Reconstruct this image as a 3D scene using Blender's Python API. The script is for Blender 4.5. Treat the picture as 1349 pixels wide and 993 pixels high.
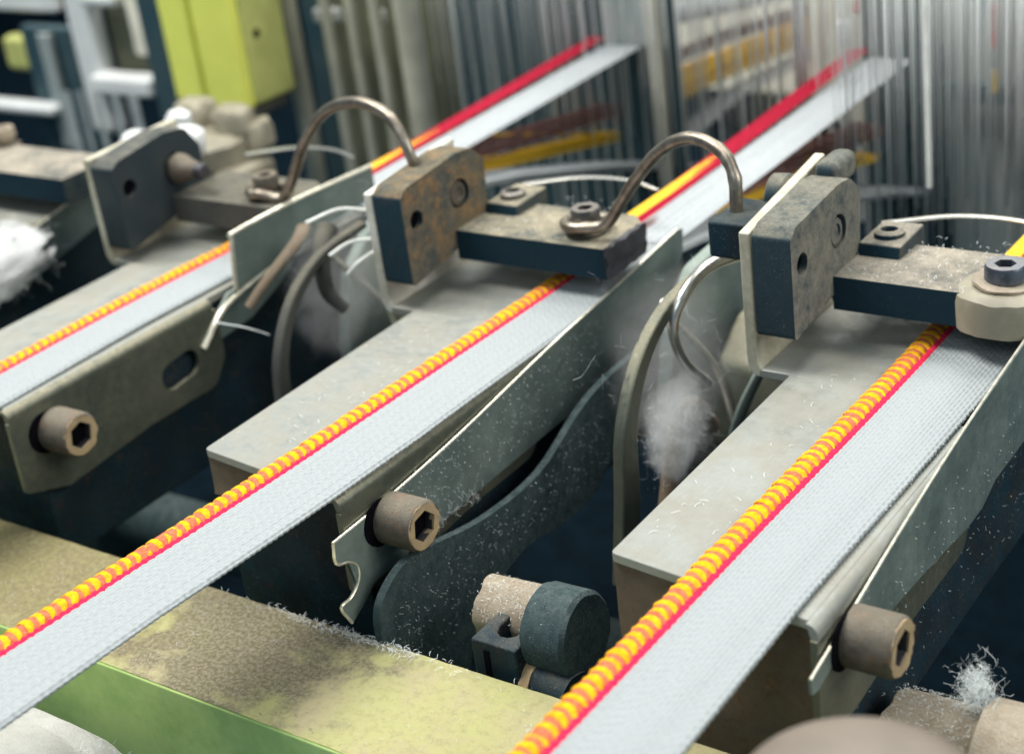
import bpy, bmesh, math, random
from mathutils import Vector, Matrix, noise
import numpy as np

U = 0.01            # every length below is in centimetres
S = bpy.context.scene
COL = S.collection
for o in list(bpy.data.objects):
    bpy.data.objects.remove(o)
random.seed(7)
PI = math.pi

# ------------------------------------------------------------------ camera
cam_d = bpy.data.cameras.new('camera')
cam = bpy.data.objects.new('camera', cam_d)
COL.objects.link(cam)
S.camera = cam
right = Vector((0.8153733550, 0.5656061856, -0.1235149173))
down = Vector((0.1558032225, -0.4198584181, -0.8941164715))
fwd = Vector((-0.5575765847, 0.7097947250, -0.4304646333))
m = Matrix((right, -down, -fwd)).transposed().to_4x4()
m.translation = Vector((23.880373715, -19.733415946, 15.101720323)) * U
cam.matrix_world = m
cam_d.sensor_width = 36
cam_d.lens = 2128.9456 / 1349 * 36
cam_d.clip_start = 0.01
cam_d.clip_end = 20
cam_d.dof.use_dof = True
cam_d.dof.focus_distance = 0.305
cam_d.dof.aperture_fstop = 17
cam_d.dof.aperture_blades = 0

# ------------------------------------------------------------------ light
W = bpy.data.worlds.new('World')
S.world = W
W.use_nodes = True
bg = W.node_tree.nodes['Background']
bg.inputs[0].default_value = (0.34, 0.62, 0.84, 1)
bg.inputs[1].default_value = 0.30


def area(name, loc, target, sx, sy, power, col):
    d = bpy.data.lights.new(name, 'AREA')
    d.shape = 'RECTANGLE'
    d.size = sx * U
    d.size_y = sy * U
    d.energy = power
    d.color = col
    o = bpy.data.objects.new(name, d)
    COL.objects.link(o)
    o.location = Vector(loc) * U
    o.rotation_euler = (Vector(target) - Vector(loc)).to_track_quat('-Z', 'Y').to_euler()
    return o


area('key_fill_lamp', (16, 40, 84), (4, 4, 0), 32, 24, 4.2, (1.0, 0.96, 0.88))
area('key_fill_lamp', (-40, -5, 95), (-12, 40, 0), 70, 34, 19, (1.0, 0.97, 0.92))  # added fill so the front faces of the background get light
area('key_fill_lamp', (20, -75, 70), (4, -2, -2), 50, 30, 1.8, (0.95, 0.98, 1.0))
area('key_fill_lamp', (105, 20, 55), (5, 5, 0), 50, 60, 7.4, (1.0, 0.97, 0.9))
area('key_fill_lamp', (-12, 62, 62), (-8, 42, 0), 50, 16, 3.0, (1.0, 0.98, 0.93))  # added fill from behind to brighten the far yarns

S.view_settings.view_transform = 'Standard'
S.view_settings.look = 'None'
S.view_settings.exposure = 0.0
S.view_settings.gamma = 1.0
S.render.engine = 'CYCLES'
S.cycles.volume_bounces = 6
S.cycles.max_bounces = 12
S.render.resolution_x = 1024
S.render.resolution_y = 753


# ------------------------------------------------------------------ materials
def srgb(r, g, b):
    return tuple(((c / 255) / 12.92 if c / 255 <= 0.04045 else ((c / 255 + 0.055) / 1.055) ** 2.4) for c in (r, g, b))


class NT:
    def __init__(s, name):
        s.m = bpy.data.materials.new(name)
        s.m.use_nodes = True
        s.t = s.m.node_tree
        s.n = s.t.nodes
        s.b = s.n['Principled BSDF']
        geo = s.n.new('ShaderNodeNewGeometry')
        vm = s.n.new('ShaderNodeVectorMath')
        vm.operation = 'SCALE'
        vm.inputs['Scale'].default_value = 100
        s.l(geo.outputs['Position'], vm.inputs[0])
        s.pos = vm.outputs[0]
        s.geo = geo

    def l(s, a, b):
        s.t.links.new(a, b)

    def noise(s, scale, detail=4, rough=0.6, vec=None, stretch=None, dist=0.0):
        n = s.n.new('ShaderNodeTexNoise')
        n.inputs['Scale'].default_value = scale
        n.inputs['Detail'].default_value = detail
        n.inputs['Roughness'].default_value = rough
        n.inputs['Distortion'].default_value = dist
        v = vec or s.pos
        if stretch:
            q = s.n.new('ShaderNodeVectorMath')
            q.operation = 'MULTIPLY'
            q.inputs[1].default_value = stretch
            s.l(v, q.inputs[0])
            v = q.outputs[0]
        s.l(v, n.inputs['Vector'])
        return n.outputs['Fac']

    def ramp(s, v, lo, hi, a=0.0, b=1.0):
        n = s.n.new('ShaderNodeMapRange')
        n.interpolation_type = 'SMOOTHSTEP'
        n.inputs['From Min'].default_value = lo
        n.inputs['From Max'].default_value = hi
        n.inputs['To Min'].default_value = a
        n.inputs['To Max'].default_value = b
        s.l(v, n.inputs['Value'])
        return n.outputs[0]

    def mul(s, a, b, op='MULTIPLY'):
        n = s.n.new('ShaderNodeMath')
        n.operation = op
        n.use_clamp = op != 'MULTIPLY'
        for i, q in enumerate((a, b)):
            if isinstance(q, (int, float)):
                n.inputs[i].default_value = q
            else:
                s.l(q, n.inputs[i])
        return n.outputs[0]

    def mix(s, f, a, b):
        n = s.n.new('ShaderNodeMix')
        n.data_type = 'RGBA'
        if isinstance(f, (int, float)):
            n.inputs[0].default_value = f
        else:
            s.l(f, n.inputs[0])
        for i, q in ((6, a), (7, b)):
            if isinstance(q, tuple):
                n.inputs[i].default_value = (*q[:3], 1)
            else:
                s.l(q, n.inputs[i])
        return n.outputs[2]

    def bump(s, h, strength, dist=0.02):
        n = s.n.new('ShaderNodeBump')
        n.inputs['Strength'].default_value = strength
        n.inputs['Distance'].default_value = dist * U
        s.l(h, n.inputs['Height'])
        s.l(n.outputs[0], s.b.inputs['Normal'])


def metal(name, base, base2=None, dust=(0.42, 0.38, 0.28), top=0.8, side=0.15, rough=0.55, met=0.0,
          rust=0.0, rustc=(0.10, 0.045, 0.02), specks=0.0, bump=0.35, sc=1.0, scratch=0.0, dscale=2.2, spec=0.5, shade_front=False):
    t = NT(name)
    t.b.inputs['Specular IOR Level'].default_value = spec
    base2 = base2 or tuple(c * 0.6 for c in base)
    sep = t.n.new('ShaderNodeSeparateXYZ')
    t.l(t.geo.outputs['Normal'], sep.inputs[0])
    front = t.ramp(sep.outputs[1], -0.95, -0.45, 0.05 if shade_front else 0.5, 1.0)  # front faces keep less dust and rust; shade put into their colour
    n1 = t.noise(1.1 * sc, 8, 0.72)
    c = t.mix(t.mul(t.ramp(n1, 0.35, 0.65), front) if shade_front else t.ramp(n1, 0.35, 0.65), base, base2)
    if shade_front:
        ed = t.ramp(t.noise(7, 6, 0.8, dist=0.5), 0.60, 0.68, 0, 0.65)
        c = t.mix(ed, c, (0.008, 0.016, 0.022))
    if scratch:
        n = t.noise(6, 4, 0.7, stretch=(6, 0.35, 2))
        c = t.mix(t.ramp(n, 0.55, 0.75, 0, scratch), c, tuple(min(1, x * 1.9 + 0.03) for x in base))
    rf = None
    if rust:
        n2 = t.noise(1.9 * sc, 6, 0.7, dist=0.4)
        rf = t.ramp(n2, 0.62 - 0.25 * rust, 0.70 - 0.1 * rust, 0, min(1, rust * 1.6))
        n2b = t.noise(9 * sc, 4, 0.7)
        if shade_front:
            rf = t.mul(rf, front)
        c = t.mix(rf, c, t.mix(t.ramp(n2b, 0.35, 0.65), rustc, tuple(x * 2.1 for x in rustc)))
    # dust settles on faces that look upward
    up = t.ramp(sep.outputs[2], 0.25, 0.9, side, top)
    d1 = t.ramp(t.noise(dscale, 8, 0.75), 0.20, 0.75)
    d2 = t.ramp(t.noise(24, 3, 0.7), 0.30, 0.62, 0.55, 1)
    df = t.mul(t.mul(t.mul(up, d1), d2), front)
    c = t.mix(df, c, dust)
    if specks:
        v = t.noise(34, 2, 0.5, stretch=(1, 1, 1))
        w = t.ramp(v, 0.66, 0.74, 0, specks)
        msk = t.ramp(t.noise(1.4, 3, 0.6), 0.4, 0.6, 0.15, 1)
        c = t.mix(t.mul(w, msk), c, (0.5, 0.56, 0.54))
    t.l(c, t.b.inputs['Base Color'])
    # dusty and rusty patches are matt and not metallic
    t.l(t.ramp(df, 0, 0.5, met, 0), t.b.inputs['Metallic'])
    rr = t.mul(t.ramp(df, 0, 0.5, rough, 0.92), t.ramp(t.noise(5, 4), 0.3, 0.7, 0.85, 1.12))
    t.l(rr, t.b.inputs['Roughness'])
    t.bump(t.mul(t.noise(22, 6, 0.72), t.ramp(df, 0, 1, 0.5, 1.2)), bump, 0.03)
    return t.m


def plain(name, col, rough=0.6, met=0.0, var=0.15, bump=0.1, sc=6.0, spec=0.5):
    t = NT(name)
    t.b.inputs['Specular IOR Level'].default_value = spec
    c = t.mix(t.ramp(t.noise(sc, 4, 0.6), 0.3, 0.7), tuple(x * (1 - var) for x in col), tuple(min(1, x * (1 + var)) for x in col))
    t.l(c, t.b.inputs['Base Color'])
    t.b.inputs['Roughness'].default_value = rough
    t.b.inputs['Metallic'].default_value = met
    if bump:
        t.bump(t.noise(sc * 6, 4, 0.6), bump, 0.02)
    return t.m


def glass(name, col, alpha):
    t = NT(name)
    t.b.inputs['Base Color'].default_value = (*col, 1)
    t.b.inputs['Roughness'].default_value = 0.35
    t.b.inputs['Alpha'].default_value = alpha
    return t.m


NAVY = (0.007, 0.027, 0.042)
MAT = dict(
    plate=metal('brushed_plate', (0.28, 0.30, 0.285), (0.245, 0.245, 0.215), dust=(0.29, 0.275, 0.22), top=0.5, side=0.3,
                rough=0.36, met=0.3, bump=0.15, sc=0.8, scratch=0.35, dscale=0.9),
    flange=metal('flange_steel', (0.13, 0.135, 0.10), (0.085, 0.10, 0.08), dust=(0.40, 0.36, 0.25), top=0.9, side=0.12,
                 rough=0.34, met=0.45, rust=0.1, rustc=(0.10, 0.065, 0.03), bump=0.2, sc=0.8, dscale=5),
    guard=metal('guard_steel', (0.21, 0.26, 0.24), (0.14, 0.19, 0.18), dust=(0.27, 0.31, 0.265), top=0.9, side=0.22,
                rough=0.34, met=0.45, specks=0.8, bump=0.15, sc=0.7, scratch=0.2, dscale=1.1),
    edge=plain('bare_edge', (0.80, 0.76, 0.62), 0.3, 0.6, 0.2, 0),
    base=metal('dark_casting', spec=0.15, base=NAVY, base2=(0.004, 0.011, 0.018), dust=(0.16, 0.17, 0.15), top=0.6, side=0.15, rough=0.55,
               met=0.0, rust=0.28, rustc=(0.045, 0.022, 0.012), specks=0.5, bump=0.5),
    base_rust=metal('brown_casting', (0.14, 0.10, 0.065), (0.085, 0.06, 0.042), dust=(0.30, 0.25, 0.17), top=0.6, side=0.4,
                    rough=0.85, rust=0.5, rustc=(0.075, 0.04, 0.02), bump=0.6),
    blockA=metal('smooth_navy_steel', (0.026, 0.036, 0.040), (0.006, 0.020, 0.032), spec=0.2, dust=(0.20, 0.19, 0.155), top=0.9, side=0.12,
                 rough=0.5, rust=0.05, bump=0.2),
    blockB=metal('rusty_brown_steel', shade_front=True, base=(0.012, 0.036, 0.052), base2=(0.10, 0.078, 0.048), spec=0.1, dust=(0.27, 0.235, 0.165), top=0.85, side=0.5,
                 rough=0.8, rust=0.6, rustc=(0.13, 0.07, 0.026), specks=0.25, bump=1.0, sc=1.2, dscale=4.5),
    blockC=metal('dusty_grey_steel', shade_front=True, base=(0.02, 0.042, 0.055), base2=(0.13, 0.125, 0.10), spec=0.1, dust=(0.33, 0.31, 0.25), top=0.8, side=0.8,
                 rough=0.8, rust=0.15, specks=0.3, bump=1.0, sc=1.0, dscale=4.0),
    armA=metal('arm_grimy', (0.05, 0.055, 0.048), (0.03, 0.034, 0.034), dust=(0.20, 0.18, 0.13), top=0.85, side=0.2,
               rough=0.7, rust=0.2, bump=0.5),
    armB=metal('arm_dusty', shade_front=True, spec=0.1, base=NAVY, base2=(0.045, 0.06, 0.06), dust=(0.47, 0.41, 0.29), top=0.97, side=0.15,
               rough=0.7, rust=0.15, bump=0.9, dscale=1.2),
    armC=metal('arm_dusty_pale', shade_front=True, spec=0.1, base=NAVY, base2=(0.05, 0.065, 0.065), dust=(0.50, 0.44, 0.35), top=1.0, side=0.12,
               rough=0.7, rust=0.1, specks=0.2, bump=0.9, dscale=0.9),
    soot_shade=metal('oily_shade_black', (0.016, 0.015, 0.022), (0.045, 0.042, 0.052), dust=(0.2, 0.2, 0.2), top=0.3, side=0.1, rough=0.45, bump=1.0),
    screw=metal('rusty_screw', (0.12, 0.105, 0.082), (0.05, 0.045, 0.038), dust=(0.30, 0.26, 0.19), top=0.7, side=0.12,
                rough=0.7, rust=0.4, rustc=(0.10, 0.05, 0.025), bump=0.9, sc=2, met=0.3),
    ring=metal('screw_face', (0.42, 0.31, 0.17), (0.28, 0.18, 0.10), dust=(0.5, 0.4, 0.25), top=0.5, side=0.5,
               rough=0.7, rust=0.2, bump=0.9, sc=2),
    capscrew=metal('blackened_screw', (0.20, 0.19, 0.17), (0.08, 0.075, 0.075), dust=(0.4, 0.36, 0.3), top=0.4, side=0.1,
                   rough=0.35, met=0.75, bump=0.2, sc=2),
    bluescrew=metal('blued_screw', (0.14, 0.16, 0.19), (0.045, 0.055, 0.075), dust=(0.5, 0.46, 0.42), top=0.5, side=0.1,
                    rough=0.35, met=0.6, bump=0.2, sc=2),
    wire=metal('tarnished_wire', (0.36, 0.32, 0.26), (0.18, 0.15, 0.12), dust=(0.42, 0.36, 0.28), top=0.2, side=0.05,
               rough=0.34, met=0.85, bump=0.4, sc=1.8),
    wirelight=plain('bright_wire', (0.62, 0.60, 0.54), 0.25, 0.85, 0.1, 0),
    void=plain('socket_dark', (0.004, 0.004, 0.006), 0.8, 0, 0.2, 0, spec=0.02),  # near-black: shade inside holes and sockets put into the colour
    tab=metal('tab_steel', (0.55, 0.53, 0.42), (0.36, 0.34, 0.24), dust=(0.7, 0.68, 0.58), top=0.5, side=0.3, rough=0.4,
              met=0.3, rust=0.12, bump=0.3, sc=1.4),
    tabw=metal('tab_steel_white', (0.74, 0.72, 0.64), (0.40, 0.38, 0.30), dust=(0.8, 0.8, 0.76), top=0.5, side=0.5, rough=0.4,
               met=0.2, rust=0.08, bump=0.3, sc=0.8),
    beam_top=metal('beam_paint_dusty', (0.40, 0.44, 0.16), (0.36, 0.34, 0.16), dust=(0.21, 0.175, 0.11), top=0.0, side=0.1,
                   rough=0.75, rust=0.0, bump=0.8, sc=0.45),
    beam_face=metal('beam_paint', (0.60, 0.78, 0.27), (0.40, 0.60, 0.18), dust=(0.35, 0.4, 0.2), top=0.6, side=0.08,
                    rough=0.45, bump=0.2, sc=0.4),
    casting=metal('dust_felted_casting', spec=0.1, base=(0.028, 0.050, 0.056), base2=(0.014, 0.032, 0.040), dust=(0.13, 0.165, 0.16), top=0.9, side=0.6,
                  rough=0.95, specks=0.8, bump=1.0, dscale=4),
    linty=metal('lint_caked', (0.34, 0.28, 0.20), (0.23, 0.17, 0.11), dust=(0.56, 0.50, 0.40), top=0.95, side=0.5, rough=0.95, bump=1.6, sc=2.5, dscale=5),
    bed=plain('bed_dark', (0.002, 0.007, 0.012), 0.8, 0, 0.3, 0.2, 1.0, spec=0.05),
    beige=plain('machine_beige', (0.25, 0.23, 0.17), 0.5, 0, 0.2, 0.1, 1.0),
    knob=plain('foreground_beige', (0.18, 0.15, 0.12), 0.5, 0, 0.1, 0.1, 1.0),
    cloth=metal('fluffy_white', (0.46, 0.47, 0.43), (0.34, 0.35, 0.30), dust=(0.5, 0.5, 0.46), top=0.5, side=0.4, rough=0.95, bump=1.5, sc=0.7, dscale=3),
    slate=metal('slate_panel', (0.020, 0.055, 0.072), (0.045, 0.08, 0.09), spec=0.2, dust=(0.1, 0.12, 0.12), top=0.5, side=0.25, rough=0.5, bump=0.1, sc=0.35),
    slate2=metal('slate_panel_pale', (0.26, 0.32, 0.32), (0.34, 0.36, 0.34), dust=(0.2, 0.2, 0.19), top=0.5, side=0.4, rough=0.5, bump=0.1, sc=0.35),
    olive=plain('olive_grey', (0.13, 0.135, 0.085), 0.6, 0, 0.35, 0.1, 0.3),
    cream=plain('cream_paint', (0.78, 0.75, 0.62), 0.45, 0, 0.12, 0.1, 0.5),
    white=plain('white_paint', (0.66, 0.68, 0.67), 0.4, 0, 0.06, 0.05, 0.5),
    rod=plain('pale_rod', (0.50, 0.49, 0.40), 0.35, 0.2, 0.15, 0.05, 0.6),
    lime=plain('lime_paint', (0.74, 0.78, 0.15), 0.45, 0, 0.06, 0.1, 0.4),
    limed=plain('lime_paint_dull', (0.44, 0.46, 0.15), 0.5, 0, 0.15, 0.2, 0.6),  # duller lime for the column body, a housing and the yarn package
    mint=plain('mint_paint', (0.20, 0.34, 0.20), 0.5, 0, 0.1, 0.1, 0.6),
    heddle=plain('heddle_wire', (0.42, 0.46, 0.46), 0.35, 0.2, 0.2, 0, 1.0),
    thread=plain('bright_thread', (0.86, 0.88, 0.86), 0.8, 0.0, 0.05, 0),
    heddlew=plain('heddle_wire_pale', (0.80, 0.81, 0.76), 0.45, 0.0, 0.15, 0, 1.0),
    lint=plain('white_lint', (0.80, 0.84, 0.84), 0.95, 0, 0.05, 0),
    mist=glass('loose_fluff', (0.8, 0.82, 0.8), 0.35),
    yarn_w=plain('white_yarn', (0.46, 0.485, 0.50), 0.8, 0, 0.08, 0.2, 12),
    yarn_r=plain('crimson_yarn', (0.40, 0.018, 0.045), 0.7, 0, 0.2, 0.2, 12),
    yarn_y=plain('yellow_yarn', (0.88, 0.58, 0.06), 0.7, 0, 0.15, 0.2, 12),
    yarn_b=plain('plum_yarn', (0.24, 0.13, 0.12), 0.8, 0, 0.2, 0.2, 12),
    yarn_p=plain('pink_yarn', (0.80, 0.22, 0.20), 0.8, 0, 0.15, 0.2, 12),
    stitch=plain('yellow_stitch', (0.90, 0.43, 0.015), 0.62, 0, 0.22, 1.0, 9),
    gimp=plain('salmon_gimp', (0.66, 0.17, 0.085), 0.75, 0, 0.3, 1.0, 12),
    red=plain('red_stripe', (0.78, 0.028, 0.085), 0.7, 0, 0.15, 0.6, 16),
    web=plain('white_webbing', (0.335, 0.362, 0.37), 0.85, 0, 0.03, 0.15, 14),
)

for _n in ('stitch', 'gimp', 'red', 'web', 'yarn_w', 'yarn_r', 'yarn_y', 'yarn_b', 'yarn_p', 'lint'):
    MAT[_n].node_tree.nodes['Principled BSDF'].inputs['Specular IOR Level'].default_value = 0.08
    MAT[_n].node_tree.nodes['Principled BSDF'].inputs['Roughness'].default_value = 0.95


# beam top: pale lime paint, brown dust and the ribbon's shade painted as one broad patch, grit in it
def beam_top_mat():
    t = NT('beam_top_paint')
    c = t.mix(t.ramp(t.noise(0.7, 5, 0.6), 0.35, 0.65), (0.76, 0.74, 0.36), (0.76, 0.68, 0.42))
    c = t.mix(t.ramp(t.noise(5, 6, 0.75), 0.45, 0.70, 0, 0.35), c, (0.42, 0.36, 0.17))
    # distance from the patch centre, in cm
    d = t.n.new('ShaderNodeVectorMath')
    d.operation = 'DISTANCE'
    d.inputs[1].default_value = (2.2, -2.0, -3.0)
    t.l(t.pos, d.inputs[0])
    e = t.mul(d.outputs['Value'], t.ramp(t.noise(1.2, 4, 0.6), 0.2, 0.8, -1.6, 1.6), 'ADD')
    # (clamped ADD would cut it: use plain add)
    e.node.use_clamp = False
    pf = t.ramp(e, 1.8, 3.4, 0.8, 0)
    br = t.mix(t.ramp(t.noise(11, 5, 0.8), 0.4, 0.62), (0.20, 0.165, 0.10), (0.56, 0.50, 0.38))
    c = t.mix(pf, c, br)
    d2 = t.n.new('ShaderNodeVectorMath')
    d2.operation = 'DISTANCE'
    d2.inputs[1].default_value = (-4.6, -1.9, -3.0)
    t.l(t.pos, d2.inputs[0])
    e2 = t.mul(d2.outputs['Value'], t.ramp(t.noise(0.9, 4, 0.6), 0.2, 0.8, -2, 2), 'ADD')
    e2.node.use_clamp = False
    c = t.mix(t.ramp(e2, 2.2, 5.5, 0.75, 0), c, t.mix(t.ramp(t.noise(7, 5, 0.8), 0.4, 0.62), (0.27, 0.21, 0.11), (0.46, 0.40, 0.19)))
    ch = t.ramp(t.noise(2.6, 7, 0.8, dist=0.6), 0.66, 0.685, 0, 0.8)
    c = t.mix(ch, c, (0.10, 0.075, 0.045))
    sc_ = t.ramp(t.noise(3.0, 3, 0.6, stretch=(0.6, 9, 1)), 0.69, 0.74, 0, 0.5)
    c = t.mix(sc_, c, (0.80, 0.76, 0.60))
    t.l(c, t.b.inputs['Base Color'])
    t.b.inputs['Roughness'].default_value = 0.8
    t.bump(t.noise(16, 6, 0.75), 0.8, 0.04)
    return t.m


MAT['beam_top'] = beam_top_mat()


# ------------------------------------------------------------------ builders
def finish(bm, name, mat, parent=None, sharp=38, bevel=0.0, seg=2, kind=None, mats=None):
    bmesh.ops.recalc_face_normals(bm, faces=bm.faces)
    for f in bm.faces:
        f.smooth = True
    lim = math.radians(sharp)
    for e in bm.edges:
        if len(e.link_faces) == 2 and e.calc_face_angle(0) > lim:
            e.smooth = False
    bmesh.ops.scale(bm, vec=(U, U, U), verts=bm.verts)
    me = bpy.data.meshes.new(name)
    bm.to_mesh(me)
    bm.free()
    for mm in (mats or [mat]):
        me.materials.append(MAT[mm] if isinstance(mm, str) else mm)
    o = bpy.data.objects.new(name, me)
    COL.objects.link(o)
    if parent is not None:
        o.parent = parent
        # a sub-part's parent already sits at the world origin of its mesh
        o.location = -parent.location if parent.parent is None else (0, 0, 0)
    if bevel:
        b = o.modifiers.new('bevel', 'BEVEL')
        b.width = bevel * U
        b.segments = seg
        b.limit_method = 'ANGLE'
        b.angle_limit = math.radians(40)
        b.harden_normals = True
    if kind:
        o['kind'] = kind
    return o


def tag(o, label=None, cat=None, group=None, kind=None):
    if label:
        o['label'] = label
    if cat:
        o['category'] = cat
    if group:
        o['group'] = group
    if kind:
        o['kind'] = kind
    return o


def thing(name, loc, label, cat, group=None):
    o = bpy.data.objects.new(name, None)
    o.empty_display_size = 0.005
    COL.objects.link(o)
    o.location = Vector(loc) * U
    return tag(o, label, cat, group)


def box(bm, x0, x1, y0, y1, z0, z1, rot=None, piv=None):
    vs = [bm.verts.new((x, y, z)) for x in (x0, x1) for y in (y0, y1) for z in (z0, z1)]
    for q in ((0, 1, 3, 2), (4, 6, 7, 5), (0, 4, 5, 1), (2, 3, 7, 6), (0, 2, 6, 4), (1, 5, 7, 3)):
        bm.faces.new([vs[i] for i in q])
    if rot:
        bmesh.ops.rotate(bm, verts=vs, cent=piv or ((x0 + x1) / 2, (y0 + y1) / 2, (z0 + z1) / 2), matrix=rot)
    return vs


def frame_of(d):
    d = Vector(d).normalized()
    a = Vector((0, 0, 1)) if abs(d.z) < 0.9 else Vector((1, 0, 0))
    u = d.cross(a).normalized()
    return u, d.cross(u).normalized()


def lathe(bm, p, d, prof, n=32, cap=True, wob=0.0):
    """prof: list of (distance along d, radius)"""
    p, d = Vector(p), Vector(d).normalized()
    u, v = frame_of(d)
    rings = []
    for t, r in prof:
        ring = []
        for i in range(n):
            a = 2 * PI * i / n
            q = p + d * t + (u * math.cos(a) + v * math.sin(a)) * r
            if wob:
                q += Vector([noise.noise(q * 3 + Vector((k * 9, 0, 0))) for k in range(3)]) * wob
            ring.append(bm.verts.new(q))
        rings.append(ring)
    for a, b in zip(rings, rings[1:]):
        for i in range(n):
            bm.faces.new((a[i], a[(i + 1) % n], b[(i + 1) % n], b[i]))
    if cap:
        bm.faces.new(rings[0][::-1])
        bm.faces.new(rings[-1])


def spline(pts, k=8):
    P = [Vector(p) for p in pts]
    P = [P[0] * 2 - P[1]] + P + [P[-1] * 2 - P[-2]]
    out = []
    for i in range(1, len(P) - 2):
        a, b, c, d = P[i - 1:i + 3]
        for j in range(k):
            t = j / k
            out.append(0.5 * ((2 * b) + (c - a) * t + (2 * a - 5 * b + 4 * c - d) * t * t + (3 * b - a - 3 * c + d) * t ** 3))
    out.append(P[-2])
    return out


def tube(bm, pts, r, n=10, k=8, flat=1.0, sm=True, up=None, wob=0.0, cap=True):
    path = spline(pts, k) if sm else [Vector(p) for p in pts]
    N = len(path)
    u = None
    rings = []
    for i, p in enumerate(path):
        d = (path[min(i + 1, N - 1)] - path[max(i - 1, 0)]).normalized()
        if u is None:
            u = Vector(up).cross(d).normalized() if up else frame_of(d)[0]
        u = (u - d * u.dot(d)).normalized()
        v = d.cross(u)
        rr = r(i / (N - 1)) if callable(r) else r
        if wob:
            rr *= 1 + wob * noise.noise(p * 5)
        rings.append([bm.verts.new(p + u * math.cos(2 * PI * j / n) * rr + v * math.sin(2 * PI * j / n) * rr * flat) for j in range(n)])
    for a, b in zip(rings, rings[1:]):
        for i in range(n):
            bm.faces.new((a[i], a[(i + 1) % n], b[(i + 1) % n], b[i]))
    if cap:
        bm.faces.new(rings[0][::-1])
        bm.faces.new(rings[-1])


def extrude(bm, loops, axis, a, b):
    """outline (first loop) with holes (other loops) in the plane across axis, extruded from a to b"""
    def mk(u, v, w):
        return {'x': (w, u, v), 'y': (u, w, v), 'z': (u, v, w)}[axis]
    edges, rings = [], []
    for lp in loops:
        vs = [bm.verts.new(mk(u, v, a)) for u, v in lp]
        rings.append(vs)
        edges += [bm.edges.new((vs[i], vs[(i + 1) % len(vs)])) for i in range(len(vs))]
    if len(loops) == 1:
        faces = [bm.faces.new(rings[0])]
    else:
        g = bmesh.ops.triangle_fill(bm, use_beauty=True, edges=edges)
        faces = [f for f in g['geom'] if isinstance(f, bmesh.types.BMFace)]
    tops = []
    for vs in rings:
        tv = [bm.verts.new(v.co) for v in vs]
        for v in tv:
            v.co['xyz'.index(axis)] = b
        tops.append(tv)
    mp = {v: t for vs, tv in zip(rings, tops) for v, t in zip(vs, tv)}
    for f in faces:
        bm.faces.new([mp[v] for v in f.verts][::-1])
    for vs, tv in zip(rings, tops):
        n = len(vs)
        for i in range(n):
            bm.faces.new((vs[i], vs[(i + 1) % n], tv[(i + 1) % n], tv[i]))


def circ(u, v, r, n=24, ru=None):
    return [(u + (ru or r) * math.cos(2 * PI * i / n), v + r * math.sin(2 * PI * i / n)) for i in range(n)]


def roundpoly(pts, r, n=5):
    """round the corners of a polygon; r may be a list"""
    out = []
    N = len(pts)
    for i in range(N):
        p = Vector(pts[i])
        a = Vector(pts[i - 1]) - p
        b = Vector(pts[(i + 1) % N]) - p
        rr = r[i] if isinstance(r, (list, tuple)) else r
        if rr <= 0:
            out.append(tuple(p))
            continue
        ang = a.angle(b)
        t = min(rr / math.tan(ang / 2), a.length * 0.49, b.length * 0.49)
        p0, p1 = p + a.normalized() * t, p + b.normalized() * t
        for j in range(n + 1):
            s = j / n
            q = p0 * (1 - s) ** 2 + p * 2 * s * (1 - s) + p1 * s * s
            out.append(tuple(q))
    return out


def hexa(u, v, r, a0=0.3):
    return [(u + r * math.cos(a0 + i * PI / 3), v + r * math.sin(a0 + i * PI / 3)) for i in range(6)]


def roughen(bm, amp, sc, cuts=0):
    for v in bm.verts:
        v.co += Vector([noise.noise(v.co * sc + Vector((k * 17.3, 0, 0))) for k in range(3)]) * amp


ORD = {-2: 'far left', -1: 'left', 0: 'middle', 1: 'right'}


# ------------------------------------------------------------------ added dark gap floor, back wall and beam (the setting)
bm = bmesh.new()
box(bm, -220, 40, -6, 66.3, -14.4, -14)
finish(bm, 'gap_floor', 'bed', kind='structure')  # near-black floor added so the gaps between guides stay dark
bm = bmesh.new()
box(bm, -220, 40, 66, 66.6, -16, 30)
finish(bm, 'back_wall', 'bed', kind='structure')

beam = thing('cross_beam', (0, -2.2, -3), 'lime green painted steel beam with brown dust and painted ribbon shade, crossing below the ribbons', 'beam')
bm = bmesh.new()
box(bm, -30, 30, -3.75, -0.7, -7.5, -3.02)
roughen(bm, 0, 1)
finish(bm, 'beam_body', 'beam_face', beam, bevel=0.06)
bm = bmesh.new()
NX, NY = 300, 16
g = [[bm.verts.new((-30 + 60 * i / NX, -3.72 + 3.0 * j / NY, -3.0 + 0.012 * noise.noise(Vector((i * .3, j * .7, 0)))
      - (0.03 * max(0, noise.noise(Vector((i * .9, 5, 1)))) if j in (0, NY) else 0))) for j in range(NY + 1)] for i in range(NX + 1)]
for i in range(NX):
    for j in range(NY):
        bm.faces.new((g[i][j], g[i + 1][j], g[i + 1][j + 1], g[i][j + 1]))
bmesh.ops.solidify(bm, geom=bm.faces[:], thickness=0.03)
finish(bm, 'dusty_top', 'beam_top', beam)


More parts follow.
